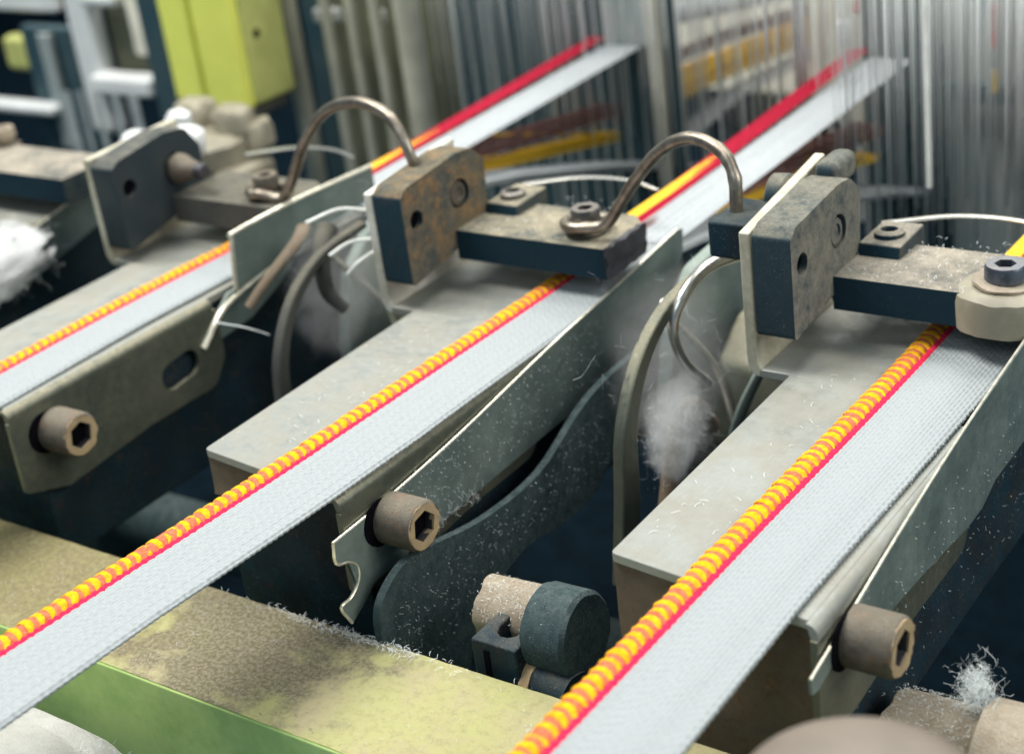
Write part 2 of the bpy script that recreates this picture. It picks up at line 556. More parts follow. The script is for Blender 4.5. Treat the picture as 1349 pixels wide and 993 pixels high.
# ------------------------------------------------------------------ guide brackets
def bracket(k):
    x = 10.0 * k
    st = {-2: 0, -1: 1, 0: 2, 1: 3}[k]
    lab = {-1: 'left steel ribbon guide with exposed slotted side flange and rusty cap screw',
           0: 'middle steel ribbon guide with pale plate and dark front above the beam',
           1: 'right steel ribbon guide with wide pale plate on brown casting',
           -2: 'far left blurred ribbon guide half outside the photo behind white lint'}[k]
    t = thing('ribbon_guide', (x + 2, 4, 0), lab, 'machine bracket', 'ribbon guides in a row across the loom')
    # base block
    bm = bmesh.new()
    box(bm, x + 0.06, x + 3.92, 0.12, 12.8, -4.4, -0.24)
    bmesh.ops.subdivide_edges(bm, edges=bm.edges[:], cuts=6, use_grid_fill=True)
    roughen(bm, 0.03, 1.5)
    finish(bm, 'base_block', 'base', t, bevel=0.05)
    if st >= 2:
        bm = bmesh.new()
        box(bm, x + 0.02, x + (3.95 if st == 3 else 1.3), 0.03, 0.16, -4.4 if st == 3 else -1.1, -0.22)
        bmesh.ops.subdivide_edges(bm, edges=bm.edges[:], cuts=7, use_grid_fill=True)
        roughen(bm, 0.05, 2.2)
        finish(bm, 'rusty_front', 'base_rust', t, bevel=0.03)
    # top plate with the widening at the back left
    fr = -0.45
    out = [(x, 0.0), (x + 4.0, fr), (x + 4.0, 13.2), (x - 0.8, 13.2), (x - 0.8, 7.35), (x - 0.12, 7.35)]
    out = roundpoly(out, [0.14, 0, 0, 0, 0, 0.10], 4)
    bm = bmesh.new()
    extrude(bm, [out], 'z', -0.2, 0.0)
    finish(bm, 'top_plate', 'plate', t, bevel=0.03)
    # bent tab rising from the plate
    bm = bmesh.new()
    arc = [(x - 0.8, -0.2), (x - 0.93, -0.18), (x - 1.03, -0.08), (x - 1.1, 0.08), (x - 1.12, 0.3), (x - 1.12, 3.0),
           (x - 0.86, 3.0), (x - 0.86, 0.3), (x - 0.84, 0.12), (x - 0.8, 0.0)]
    extrude(bm, [arc], 'y', 7.35, 11.0 if st == 3 else 10.75)
    for v in bm.verts:                      # the tab's top rises toward the back
        if v.co.z > 2.5:
            v.co.z += -0.10 + {0: .04, 1: .03, 2: .085, 3: .13}[st] * (v.co.y - 7.35) + (0.15 if st == 3 else 0)
    finish(bm, 'bent_tab', {1: 'tab', 0: 'tab', 2: 'tabw', 3: 'tab'}[st], t, bevel=0.05, seg=3)
    # side flange: rolled bend then a vertical face with a slot
    roll = [(x + 4.0, -0.2), (x + 4.0, 0.0)]
    for i in range(7):
        a = PI / 2 - i / 6 * PI / 2
        roll.append((x + 4.0 + 0.2 * math.cos(a), -0.2 + 0.2 * math.sin(a)))
    inner = [(x + 4.08, -0.3), (x + 4.05, -0.2)]
    y1 = 13.0 if st == 3 else (6.1 if st == 1 else 9.5)
    bm = bmesh.new()
    extrude(bm, [roll[1:] + [(x + 4.2, -0.3)] + inner], 'y', -0.55, y1)
    for v in bm.verts:
        if v.co.y < 0:
            v.co.z += 0
    roll_o = finish(bm, 'rolled_edge', 'flange' if st < 3 else 'plate', t, sharp=50)
    zb = -2.25
    fl = [(-0.58, -0.3), (-0.60, -1.6), (-0.6, -2.1), (0.6, zb - 0.25), (3.4, zb), (5.7, zb), (6.2, -1.6), (6.2, -0.3)]
    fl = roundpoly(fl, [0, 0, 0.12, 0.4, 0, 0.5, 0.5, 0], 4)
    slot = []
    for i in range(9):
        a = PI / 2 + i / 8 * PI
        slot.append((4.35 + 0.36 * math.cos(a), -1.35 + 0.36 * math.sin(a)))
    for i in range(9):
        a = -PI / 2 + i / 8 * PI
        slot.append((4.95 + 0.36 * math.cos(a), -1.28 + 0.36 * math.sin(a)))
    bm = bmesh.new()
    extrude(bm, [fl, slot], 'x', x + 4.07, x + 4.2)
    finish(bm, 'side_flange', 'flange', t, bevel=0.025)
    # a small dark notch at the right edge of the plate
    if st >= 2:
        bm = bmesh.new()
        box(bm, x + 3.86, x + 4.12, 6.5, 7.3, -0.04, 0.012)
        finish(bm, 'edge_notch', 'void', roll_o)
    return t


def side_screw(k, y, z, x0):
    """socket head cap screw through the flange"""
    x = 10.0 * k + x0
    lab = {-1: 'brown rusty socket cap screw on the left guide flange', 0: 'tan rusty socket cap screw beside the torn guard tip',
           1: 'large socket cap screw with yellowish rim under the right guard'}[k]
    t = thing('cap_screw', (x, y, z), lab, 'screw', 'socket screws holding the side guards')
    r = 0.54
    bm = bmesh.new()
    lathe(bm, (x, y, z), (1, 0.02, -0.02), [(0, r), (0.02, r), (0.5, r * 1.0), (0.78, r), (0.84, r * 0.97), (0.88, r * 0.9)], 40, cap=False)
    lathe(bm, (x, y, z), (1, 0.02, -0.02), [(-0.25, 0.3), (0.01, 0.3), (0.015, r)], 40, cap=False)
    hd = finish(bm, 'screw_head', 'screw', t)
    bm = bmesh.new()
    outl, hx = circ(y, z, r * 0.9, 36), hexa(y, z, 0.34)
    extrude(bm, [outl, hx], 'x', x + 0.50, x + 0.885)
    roughen(bm, 0.03, 7)
    finish(bm, 'rim', 'ring', hd)
    bm = bmesh.new()
    ha, hb = [[bm.verts.new((xx, u, v)) for u, v in hexa(y, z, 0.332)] for xx in (x + 0.6, x + 0.84)]
    for i in range(6):
        bm.faces.new((ha[i], ha[(i + 1) % 6], hb[(i + 1) % 6], hb[i]))
    finish(bm, 'socket_wall', 'soot_shade', hd)  # black sleeve: shade down the hex recess put into the colour
    bm = bmesh.new()
    extrude(bm, [hexa(y, z, 0.36)], 'x', x + 0.42, x + 0.66)
    finish(bm, 'socket_floor', 'void', hd)
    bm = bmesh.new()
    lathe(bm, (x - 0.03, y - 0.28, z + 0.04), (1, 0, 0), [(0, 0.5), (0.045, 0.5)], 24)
    finish(bm, 'clearance_shadow_hole', 'void', t).name = 'clearance_shade_disc'  # flat black disc, painted shade of the clearance behind the head
    return t


def guard(k):
    x = 10.0 * k + (4.22 if k < 1 else 4.22)
    if k == 0:
        prof = [(-0.97, -0.72), (0.66, -0.64), (3.14, -0.44), (6.7, -0.03), (9.35, 0.24), (12.65, 0.56), (12.9, 0.5),
                (12.8, -0.1), (12.5, -0.5), (11.9, -1.0), (10.8, -1.5), (9.8, -1.78), (8.96, -1.87), (6.0, -1.95), (2.8, -1.97), (1.4, -2.05), (0.5, -2.1),
                (-0.1, -2.14), (-0.5, -2.42), (-0.88, -2.6), (-1.1, -2.12), (-0.80, -2.07), (-0.56, -1.92), (-0.44, -1.70), (-0.47, -1.48),
                (-0.68, -1.30), (-1.0, -1.15)]
        lab = 'middle long thin guard blade with torn hooked front tip and specks'
    elif k == 1:
        prof = [(-1.0, -0.72), (1.2, -0.27), (3.5, 0.09), (6.0, 0.46), (9.1, 0.83), (13, 1.1), (13, 0.3), (11, -0.9), (9.36, -1.37),
                (7.2, -1.45), (6.5, -1.72), (5.8, -1.75), (3.6, -1.5), (2.1, -1.32), (0.4, -0.98), (-0.3, -0.92), (-0.8, -1.05), (-1.0, -1.0)]
        lab = 'right thin guard blade with bright slanting top edge beside the widest ribbon'
    elif k == -1:
        prof = [(7.0, -0.1), (7.2, 1.2), (7.38, 1.37), (9.8, 1.40), (12.9, 1.26), (12.9, 0.4), (10.5, 0.3), (9.0, 0.16), (8.2, 0.0)]
        lab = 'short upright guard plate with curled white edge on the left guide'
    else:
        prof = [(2, -1.0), (7, -0.4), (12.5, 0.7), (12.6, -0.4), (8, -1.6), (2, -2.2)]
        lab = 'far left thin guard blade with bright edge above the white lint'
    t = thing('guard_blade', (x, 4, -1), lab, 'guard', 'thin guard blades beside the ribbons')
    bm = bmesh.new()
    # densify so the sheet can wave a little
    dense = []
    for i, p in enumerate(prof):
        q = prof[(i + 1) % len(prof)]
        n = max(1, int(math.dist(p, q) / 0.35))
        dense += [(p[0] + (q[0] - p[0]) * j / n, p[1] + (q[1] - p[1]) * j / n) for j in range(n)]
    # the bottom edge of a worn blade is slightly uneven
    extrude(bm, [dense], 'x', x, x + 0.06)
    bmesh.ops.triangulate(bm, faces=[f for f in bm.faces if len(f.verts) > 4])
    for v in bm.verts:
        v.co.x += 0.02 * math.sin(v.co.y * 0.8 + k) + 0.015 * noise.noise(v.co * 0.8)
    bl = finish(bm, 'blade', 'guard', t)
    # bare bright upper edge
    n_top = {0: 6, 1: 6, -1: 5, -2: 3}[k]
    top = prof[:n_top]
    bm = bmesh.new()
    pts = [(x + 0.03 + 0.02 * math.sin(yy * 0.8 + k), yy, zz + 0.012) for yy, zz in top]
    tube(bm, pts, 0.032 if k != -1 else 0.06, 8, 8)
    finish(bm, 'bright_edge', 'edge', bl)
    if k == 0:
        bm = bmesh.new()
        tube(bm, [(x + 0.03, a, b) for a, b in [(-0.88, -2.6), (-1.1, -2.12), (-0.80, -2.07), (-0.56, -1.92), (-0.44, -1.70), (-0.47, -1.48), (-0.68, -1.30), (-1.0, -1.15), (-0.97, -0.72)]], 0.033, 6, 4)
        finish(bm, 'torn_edge', 'edge', bl)
    if k == -1:                              # lower sickle shaped strip behind the guard
        bm = bmesh.new()
        sk = [(5.59, -1.06), (6.2, -0.5), (6.75, -0.1), (8.3, 0.02), (9.2, 0.12), (9.3, -0.2), (8.6, -0.6), (7.4, -1.05), (6.2, -1.15)]
        extrude(bm, [roundpoly(sk, 0.12)], 'x', x - 0.14, x - 0.03)
        finish(bm, 'lower_strip', 'guard', t, bevel=0.03)
        bm = bmesh.new()
        tube(bm, [(x, 5.5, -1.1), (x, 6.4, -0.42), (x, 7.6, -0.12), (x, 9.1, 0.12)], lambda s: 0.10 * (1 - 0.6 * s), 8, 8)
        finish(bm, 'strip_edge', 'edge', t)
    return t


# ------------------------------------------------------------------ clamp blocks with their arms
def clamp(k):
    x = 10.0 * k
    zo = {-2: -0.1, -1: -0.15, 0: 0.0, 1: 0.14}[k]
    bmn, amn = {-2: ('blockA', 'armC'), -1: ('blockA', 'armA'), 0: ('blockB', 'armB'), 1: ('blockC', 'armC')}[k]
    lab = {-2: 'far left beige dusty arm with small hole partly outside the photo',
           -1: 'left clamp block with smooth navy face and conical brown bolt',
           0: 'middle clamp block with brown rusty face and blue black front',
           1: 'right clamp block caked in pale grey dust with chipped rounded corner'}[k]
    t = thing('clamp_block', (x, 9, 1), lab, 'clamp', 'clamp blocks with cross arms')
    # block outline in (y, z)
    o = [(7.28, 0.66), (7.28, 2.88), (7.55, 3.08), (9.55, 3.26), (10.15, 3.2), (10.62, 2.8), (10.55, 1.5), (9.2, 0.95)]
    if k == -1:
        o = [(7.28, 0.5), (7.28, 2.86), (7.55, 3.02), (9.3, 3.25), (10.1, 3.15), (10.55, 2.5), (10.4, 1.4), (9.4, 0.95)]
    o = roundpoly(o, [0.12, 0.12, 0.3, 0.3, 0.3, 0.25, 0.15, 0.4], 4)
    o = [(a, b + zo) for a, b in o]
    holes = [circ(7.76, 2.2 + zo, 0.24, 20), circ(9.5, 2.24 + zo, 0.38, 28)]
    bm = bmesh.new()
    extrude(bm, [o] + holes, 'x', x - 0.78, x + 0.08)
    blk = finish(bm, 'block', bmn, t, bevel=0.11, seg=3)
    bm = bmesh.new()
    box(bm, x - 0.7, x - 0.08, 7.45, 8.1, 1.88 + zo, 2.52 + zo)
    finish(bm, 'black_plug', 'void', blk)  # black plug so the drilled hole reads dark inside
    # bolt
    bm = bmesh.new()
    if k == -1:
        lathe(bm, (x - 0.4, 9.5, 2.2 + zo), (1, 0, -0.02), [(0, 0.34), (0.5, 0.34), (0.62, 0.42), (0.75, 0.42), (0.95, 0.33), (1.3, 0.24), (1.34, 0.2)], 28, wob=0.03)
        finish(bm, 'conical_bolt', 'screw', t)
        bm = bmesh.new()
        lathe(bm, (x + 0.9, 9.5, 2.18 + zo), (1, 0, -0.02), [(0, 0.15), (0.02, 0.21), (0.25, 0.22), (0.33, 0.19), (0.34, 0.05)], 20)
        finish(bm, 'bolt_tip', 'soot_shade', t)
    else:
        lathe(bm, (x - 0.5, 9.5, 2.24 + zo), (1, 0, 0), [(0, 0.31), (0.4, 0.31), (0.48, 0.31), (0.54, 0.28), (0.55, 0.17), (0.50, 0.15)], 26, wob=0.02)
        finish(bm, 'bolt', {0: 'screw', 1: 'blockC', -2: 'blockA'}[k], t)
    # cross arm
    xe = {-2: 5.4, -1: 4.08, 0: 4.35, 1: 4.35}[k]
    ao = [(x + 0.06, 9.15), (x + xe, 9.15), (x + xe, 10.9), (x + xe - 0.4, 11.3), (x + 0.06, 11.3)]
    ztop = 1.42 + zo * 0.6
    bm = bmesh.new()
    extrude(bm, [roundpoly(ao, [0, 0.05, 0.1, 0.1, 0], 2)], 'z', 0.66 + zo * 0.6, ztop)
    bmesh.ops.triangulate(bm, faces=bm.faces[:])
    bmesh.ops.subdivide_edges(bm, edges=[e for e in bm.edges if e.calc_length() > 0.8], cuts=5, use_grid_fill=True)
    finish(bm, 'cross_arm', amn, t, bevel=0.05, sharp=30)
    if k == 0:
        bm = bmesh.new()
        box(bm, x + xe - 0.02, x + xe + 0.1, 9.2, 10.9, 0.70, ztop + 0.02)
        bmesh.ops.subdivide_edges(bm, edges=bm.edges[:], cuts=8, use_grid_fill=True)
        roughen(bm, 0.08, 4)
        finish(bm, 'oily_end', 'soot_shade', t)
    # back lug with its nut
    if k >= 0:
        bm = bmesh.new()
        lo = [(10.35, 1.3 + zo * .6), (10.45, 1.68 + zo * .6), (11.8, 1.72 + zo * .6), (11.8, 0.9 + zo * .6)]
        extrude(bm, [lo], 'x', x + 0.09, x + 1.05)
        roughen(bm, 0.04, 2)
        lg = finish(bm, 'lug', amn, t, bevel=0.06)
        bm = bmesh.new()
        lathe(bm, (x + 0.56, 11.0, 1.68 + zo * .6), (0, 0.05, 1), [(0, 0.33), (0.1, 0.33), (0.15, 0.27), (0.16, 0.19), (0.06, 0.17)], 24, cap=False)
        finish(bm, 'lug_ring', 'capscrew' if k == 0 else 'armC', lg)
        bm = bmesh.new()
        lathe(bm, (x + 0.56, 11.0, 1.74 + zo * .6), (0, 0.05, 1), [(0, 0.2), (0.03, 0.19)], 20)
        finish(bm, 'lug_hole', 'void', lg)
    # anchor block and knurled bolt behind the tab
    if k == 1:
        bm = bmesh.new()
        box(bm, x - 2.15, x - 1.15, 7.9, 9.4, 2.15, 2.98)
        finish(bm, 'anchor_block', 'base', t, bevel=0.08)
        bm = bmesh.new()
        lathe(bm, (x - 1.55, 9.75, 2.95), (1, 0, 0), [(0, 0.42), (0.05, 0.48), (0.4, 0.48), (0.45, 0.4), (0.9, 0.4)], 30, wob=0.03)
        finish(bm, 'knurled_bolt', 'blockC', t)
        bm = bmesh.new()
        box(bm, x - 0.75, x - 0.2, 10.1, 11.2, 3.0, 3.62)
        roughen(bm, 0.05, 2)
        finish(bm, 'top_pad', 'blockC', t, bevel=0.2, seg=3)
    return t


def arm_screw(k):
    x = 10.0 * k
    dx, dy, z = {0: (3.42, 9.95, 1.43), 1: (3.55, 9.75, 1.50), -1: (3.1, 9.9, 1.33), -2: (0.35, 11.2, 1.3)}[k]
    lab = {0: 'bronze socket screw inside the wire loop on the middle arm',
           1: 'blue grey socket screw on a wide washer at the right edge',
           -1: 'brown screw in the wire loop on the left arm',
           -2: 'beige dusty screw at the far left top of the machine'}[k]
    t = thing('arm_screw', (x + dx, dy, z), lab, 'screw', 'socket screws on the cross arms')
    P = (x + dx, dy, z)
    big = 1.0 if k != 1 else 1.15
    if k == 1:
        bm = bmesh.new()
        lathe(bm, (P[0], P[1], z - 0.75), (0, 0, 1), [(0, 1.0), (0.55, 1.0), (0.72, 0.97), (0.80, 0.86), (0.84, 0.6)], 44, wob=0.04)
        finish(bm, 'boss', 'beige', t)
        bm = bmesh.new()
        lathe(bm, (P[0], P[1], z + 0.10), (0.05, 0, 1), [(0, 0.66), (0.06, 0.66)], 30, wob=0.05)
        finish(bm, 'washer', 'linty', t)
    else:
        bm = bmesh.new()
        lathe(bm, P, (0, 0, 1), [(0, 0.46), (0.07, 0.46), (0.07, 0.3)], 28, wob=0.02)
        finish(bm, 'washer', 'screw', t)
    h0 = 0.16 if k == 1 else 0.3
    bm = bmesh.new()
    r = 0.36 * big
    lathe(bm, (P[0], P[1], z + h0), (0, 0, 1), [(-0.2, 0.22), (0, 0.24), (0.01, r), (0.28, r), (0.34, r * 0.93)], 32, cap=False)
    hd = finish(bm, 'screw_head', {0: 'capscrew', 1: 'bluescrew', -1: 'screw', -2: 'linty'}[k], t)
    bm = bmesh.new()
    extrude(bm, [circ(P[0], P[1], r * 0.94, 30), hexa(P[0], P[1], r * 0.52)], 'z', z + h0 + 0.12, z + h0 + 0.345)
    finish(bm, 'rim', {0: 'capscrew', 1: 'bluescrew', -1: 'screw', -2: 'linty'}[k], hd, bevel=0.02)
    bm = bmesh.new()
    lathe(bm, (P[0], P[1], z + h0 + 0.08), (0, 0, 1), [(0, r * 0.6), (0.05, r * 0.6)], 16)
    finish(bm, 'socket_floor', 'void', hd)
    return t


def wire_bow(k):
    x = 10.0 * k
    if k == 0:
        pts = [(4.17, 9.62, 1.83), (4.67, 9.58, 2.42), (5.14, 9.5, 3.01), (6.03, 9.3, 3.90), (6.94, 9.1, 4.32), (7.75, 8.9, 4.16), (8.14, 8.7, 3.72), (8.2, 8.6, 3.2), (8.2, 8.6, 2.8)]
        eye = (3.42, 9.95, 1.62)
        lab = 'arched steel wire hook rising from the middle arm screw'
    else:
        pts = [(3.85, 9.65, 1.45), (4.45, 9.6, 2.1), (5.16, 9.5, 3.12), (6.3, 9.3, 4.12), (7.55, 9.1, 4.52), (8.65, 8.9, 4.36), (9.2, 8.75, 3.85), (9.4, 8.7, 3.4), (9.45, 8.9, 2.9)]
        eye = (3.1, 9.9, 1.46)
        lab = 'arched steel wire hook rising from the left arm behind the rusty block'
    t = thing('wire_hook', (x + eye[0], eye[1], eye[2]), lab, 'wire hook', 'arched wire hooks over the gaps')
    bm = bmesh.new()
    R = 0.5
    lead = []
    for i in range(15):
        a = math.radians(30 + i / 14 * 262)
        lead.append((x + eye[0] + R * math.cos(a), eye[1] + R * math.sin(a), eye[2] - 0.02 + 0.14 * i / 14))
    full = lead + [(x + a, b, c) for a, b, c in pts]
    tube(bm, full, lambda s: 0.145 if s > 0.02 else 0.1, 14, 8, wob=0.12)
    finish(bm, 'bent_wire', 'wire', t)
    return t


# ------------------------------------------------------------------ ribbons
# a shared stitch: a bulging loop over the cord
def stitch_mesh():
    bm = bmesh.new()
    rings = []
    n = 5
    for i in range(7):
        a = -0.25 + (PI + 0.35) * i / 6
        w = 0.084 * (0.5 + 0.45 * math.sin(max(0.0, min(PI, a))))
        cx, cz = -math.cos(a) * 0.225, math.sin(a) * 0.10
        nx, nz = -math.cos(a), math.sin(a)
        ring = []
        for j in range(n):
            b = PI * j / (n - 1)
            lift = math.sin(b) * 0.024
            ring.append(bm.verts.new((cx + nx * lift, math.cos(b) * w + 0.075 * math.cos(a) * 0.5 + 0.10 * math.sin(a) - 0.04, cz + nz * lift)))
        rings.append(ring)
    for a, b in zip(rings, rings[1:]):
        for j in range(n - 1):
            bm.faces.new((a[j], b[j], b[j + 1], a[j + 1]))
    for f in bm.faces:
        f.smooth = True
    bmesh.ops.scale(bm, vec=(U, U, U), verts=bm.verts)
    me = bpy.data.meshes.new('yellow_stitch')
    bm.to_mesh(me)
    bm.free()
    me.materials.append(MAT['stitch'])
    return me


ST = stitch_mesh()


def interp(pts, y):
    for (a, va), (b, vb) in zip(pts, pts[1:]):
        if y <= b:
            s = max(0, (y - a) / (b - a))
            return va + (vb - va) * s
    return pts[-1][1]


def ribbon(k, y0, y1, left, right, z=0.10):
    """left, right: control points (y, x) of the two edges"""
    lab = {-1: 'left narrow blurred white ribbon with red and yellow corded edge',
           0: 'middle white woven ribbon with red line and yellow stitched edge',
           1: 'right wide white woven ribbon with red line and yellow stitched edge'}[k]
    t = thing('woven_ribbon', (interp(left, y0) + 1, y0, z), lab, 'ribbon', 'woven ribbons moving over the guides')

    def zc(y):
        return z + 0.02 * math.sin(y * 0.5 + k) + (0.012 * (y - 9) if y > 9 else 0)

    # white webbing with a raised twill
    xa = 0.54
    nu, nv = 92, int((y1 - y0) / 0.024)
    ii = np.arange(nu + 1)
    jj = np.arange(nv + 1)
    ys = y0 + (y1 - y0) * jj / nv
    L = np.array([interp(left, y) for y in ys]) + xa
    R = np.array([interp(right, y) for y in ys])
    u = ii / nu
    X = L[None, :] + (R - L)[None, :] * u[:, None]
    wcm = float(np.mean(R - L))
    cu = u * wcm / 0.088
    col = np.floor(cu)
    fr = cu - col
    tri = np.abs(((col / 6.0) % 1.0) * 2 - 1) * 1.6
    v = ys / 0.20
    rs = np.random.RandomState(k + 5)
    cj = rs.rand(400) * 0.22
    ph = v[None, :] + (0.5 * (col % 2) + 0.30 * tri + cj[col.astype(int)])[:, None] + 0.05 * np.sin(ys / 0.9 + k)[None, :]
    h = np.sqrt(np.clip(1 - (2 * fr - 1) ** 2, 0, 1))[:, None] * (0.45 + 0.55 * np.abs(np.sin(PI * ph)) ** 0.6)
    amp = 0.046 * (0.85 + 0.3 * rs.rand(nu + 1, nv + 1))
    Z = np.array([zc(y) for y in ys])[None, :] + 0.0 + amp * h
    Z += -0.05 * (np.clip((u - 0.93) / 0.07, 0, 1) ** 2)[:, None]
    X = X + (np.clip((u - 0.97) / 0.03, 0, 1)[:, None] * 0.010 * np.sin(ys / 0.145 * PI * 2)[None, :])
    Y = np.repeat(ys[None, :], nu + 1, 0)
    top = np.stack([X, Y, Z], -1).reshape(-1, 3) * U
    # underside: two strips only
    lo = []
    for j in (0, nv):
        pass
    idx = (ii[:-1, None] * (nv + 1) + jj[None, :-1]).ravel()
    F = np.stack([idx, idx + nv + 1, idx + nv + 2, idx + 1], 1)
    # side walls and bottom
    nb = len(top)
    bl = np.stack([X[0], Y[0], np.array([zc(y) for y in ys]) - 0.08], -1) * U
    br = np.stack([X[-1], Y[-1], np.array([zc(y) for y in ys]) - 0.08], -1) * U
    V = np.concatenate([top, bl, br])
    a = jj[:-1]
    Fl = np.stack([a + 1, nb + a + 1, nb + a, a], 1)
    o2 = nu * (nv + 1)
    c = nb + nv + 1
    Fr = np.stack([o2 + a, c + a, c + a + 1, o2 + a + 1], 1)
    Fb = np.stack([nb + a, nb + a + 1, c + a + 1, c + a], 1)
    F = np.concatenate([F, Fl, Fr, Fb])
    me = bpy.data.meshes.new('white_webbing')
    me.vertices.add(len(V))
    me.vertices.foreach_set('co', V.ravel())
    me.loops.add(len(F) * 4)
    me.loops.foreach_set('vertex_index', F.ravel().astype('i'))
    me.polygons.add(len(F))
    me.polygons.foreach_set('loop_start', np.arange(len(F), dtype='i') * 4)
    me.polygons.foreach_set('use_smooth', np.ones(len(F), dtype=bool))
    me.update(calc_edges=True)
    me.materials.append(MAT['web'])
    o = bpy.data.objects.new('white_webbing', me)
    COL.objects.link(o)
    o.parent = t
    o.location = -t.location
    # red line: row of little twisted lumps
    bm = bmesh.new()
    path = []
    y = y0
    while y < y1:
        path.append((interp(left, y) + 0.49, y, zc(y) + 0.012))
        y += 0.03
    n = 8
    rings = []
    for i, p in enumerate(path):
        s = 0.078 + 0.02 * math.sin(p[1] / 0.145 * 2 * PI)
        rings.append([bm.verts.new((p[0] + s * math.cos(2 * PI * j / n), p[1], p[2] + s * 0.55 * math.sin(2 * PI * j / n))) for j in range(n)])
    for a_, b_ in zip(rings, rings[1:]):
        for i in range(n):
            bm.faces.new((a_[i], a_[(i + 1) % n], b_[(i + 1) % n], b_[i]))
    finish(bm, 'red_line', 'red', t, sharp=180)
    # cord under the stitches
    bm = bmesh.new()
    pts = []
    y = y0
    while y < y1:
        pts.append((interp(left, y) + 0.22, y, zc(y) - 0.02))
        y += 0.1
    tube(bm, pts, lambda s: 0.222, 12, 1, flat=0.52, sm=False, up=(0, 0, 1), wob=0.1)
    finish(bm, 'edge_cord', 'gimp', t)
    rnd = random.Random(k)
    y = y0 + 0.1
    while y < y1 - 0.1:
        s = bpy.data.objects.new('yellow_stitch', ST)
        COL.objects.link(s)
        s.parent = t
        s.location = Vector((interp(left, y) + 0.22, y, zc(y) - 0.01)) * U - t.location
        s.scale = (1 + rnd.uniform(-.07, .07), 1 + rnd.uniform(-.2, .15), 1 + rnd.uniform(-.12, .12))
        s.rotation_euler = (0, 0, rnd.uniform(-0.13, 0.13) - 0.08)
        y += 0.248 * (1 + rnd.uniform(-0.05, 0.05))
    # fuzz along the selvedge
    bm = bmesh.new()
    for i in range(260):
        y = rnd.uniform(y0, y1)
        e = interp(right, y)
        p = Vector((e - 0.02, y, zc(y) - 0.02 + rnd.uniform(-.03, .03)))
        d = Vector((rnd.uniform(0.01, 0.06), rnd.uniform(-0.08, 0.08), rnd.uniform(-0.05, 0.05)))
        w = Vector((0, 0.004, 0.003))
        q = p + d * 0.5 + Vector((0, 0, rnd.uniform(-.02, .02)))
        r = p + d
        vs = [bm.verts.new(a_) for a_ in (p - w, p + w, q + w, q - w, r)]
        bm.faces.new((vs[0], vs[1], vs[2], vs[3]))
        bm.faces.new((vs[3], vs[2], vs[4]))
    finish(bm, 'selvedge_fuzz', 'lint', t, kind='stuff')
    return t


# ------------------------------------------------------------------ warp yarns behind each ribbon
def threads(name, mat, parent, lanes, path, r=0.03, jit=0.02, rnd=random):
    bm = bmesh.new()
    for xo in lanes:
        j = rnd.uniform(-jit, jit)
        pts = [(px * xo + (1 - px) * (xo * 1.0) + ox * 0 + xo * 0, 0, 0) for px, ox in ()]
        pts = [(xo * sp + ox + j * 0.5, y, z + j) for (y, z, sp, ox) in path]
        tube(bm, pts, r, 5, 1, sm=False, cap=False)
    finish(bm, name, mat, parent, kind='stuff')


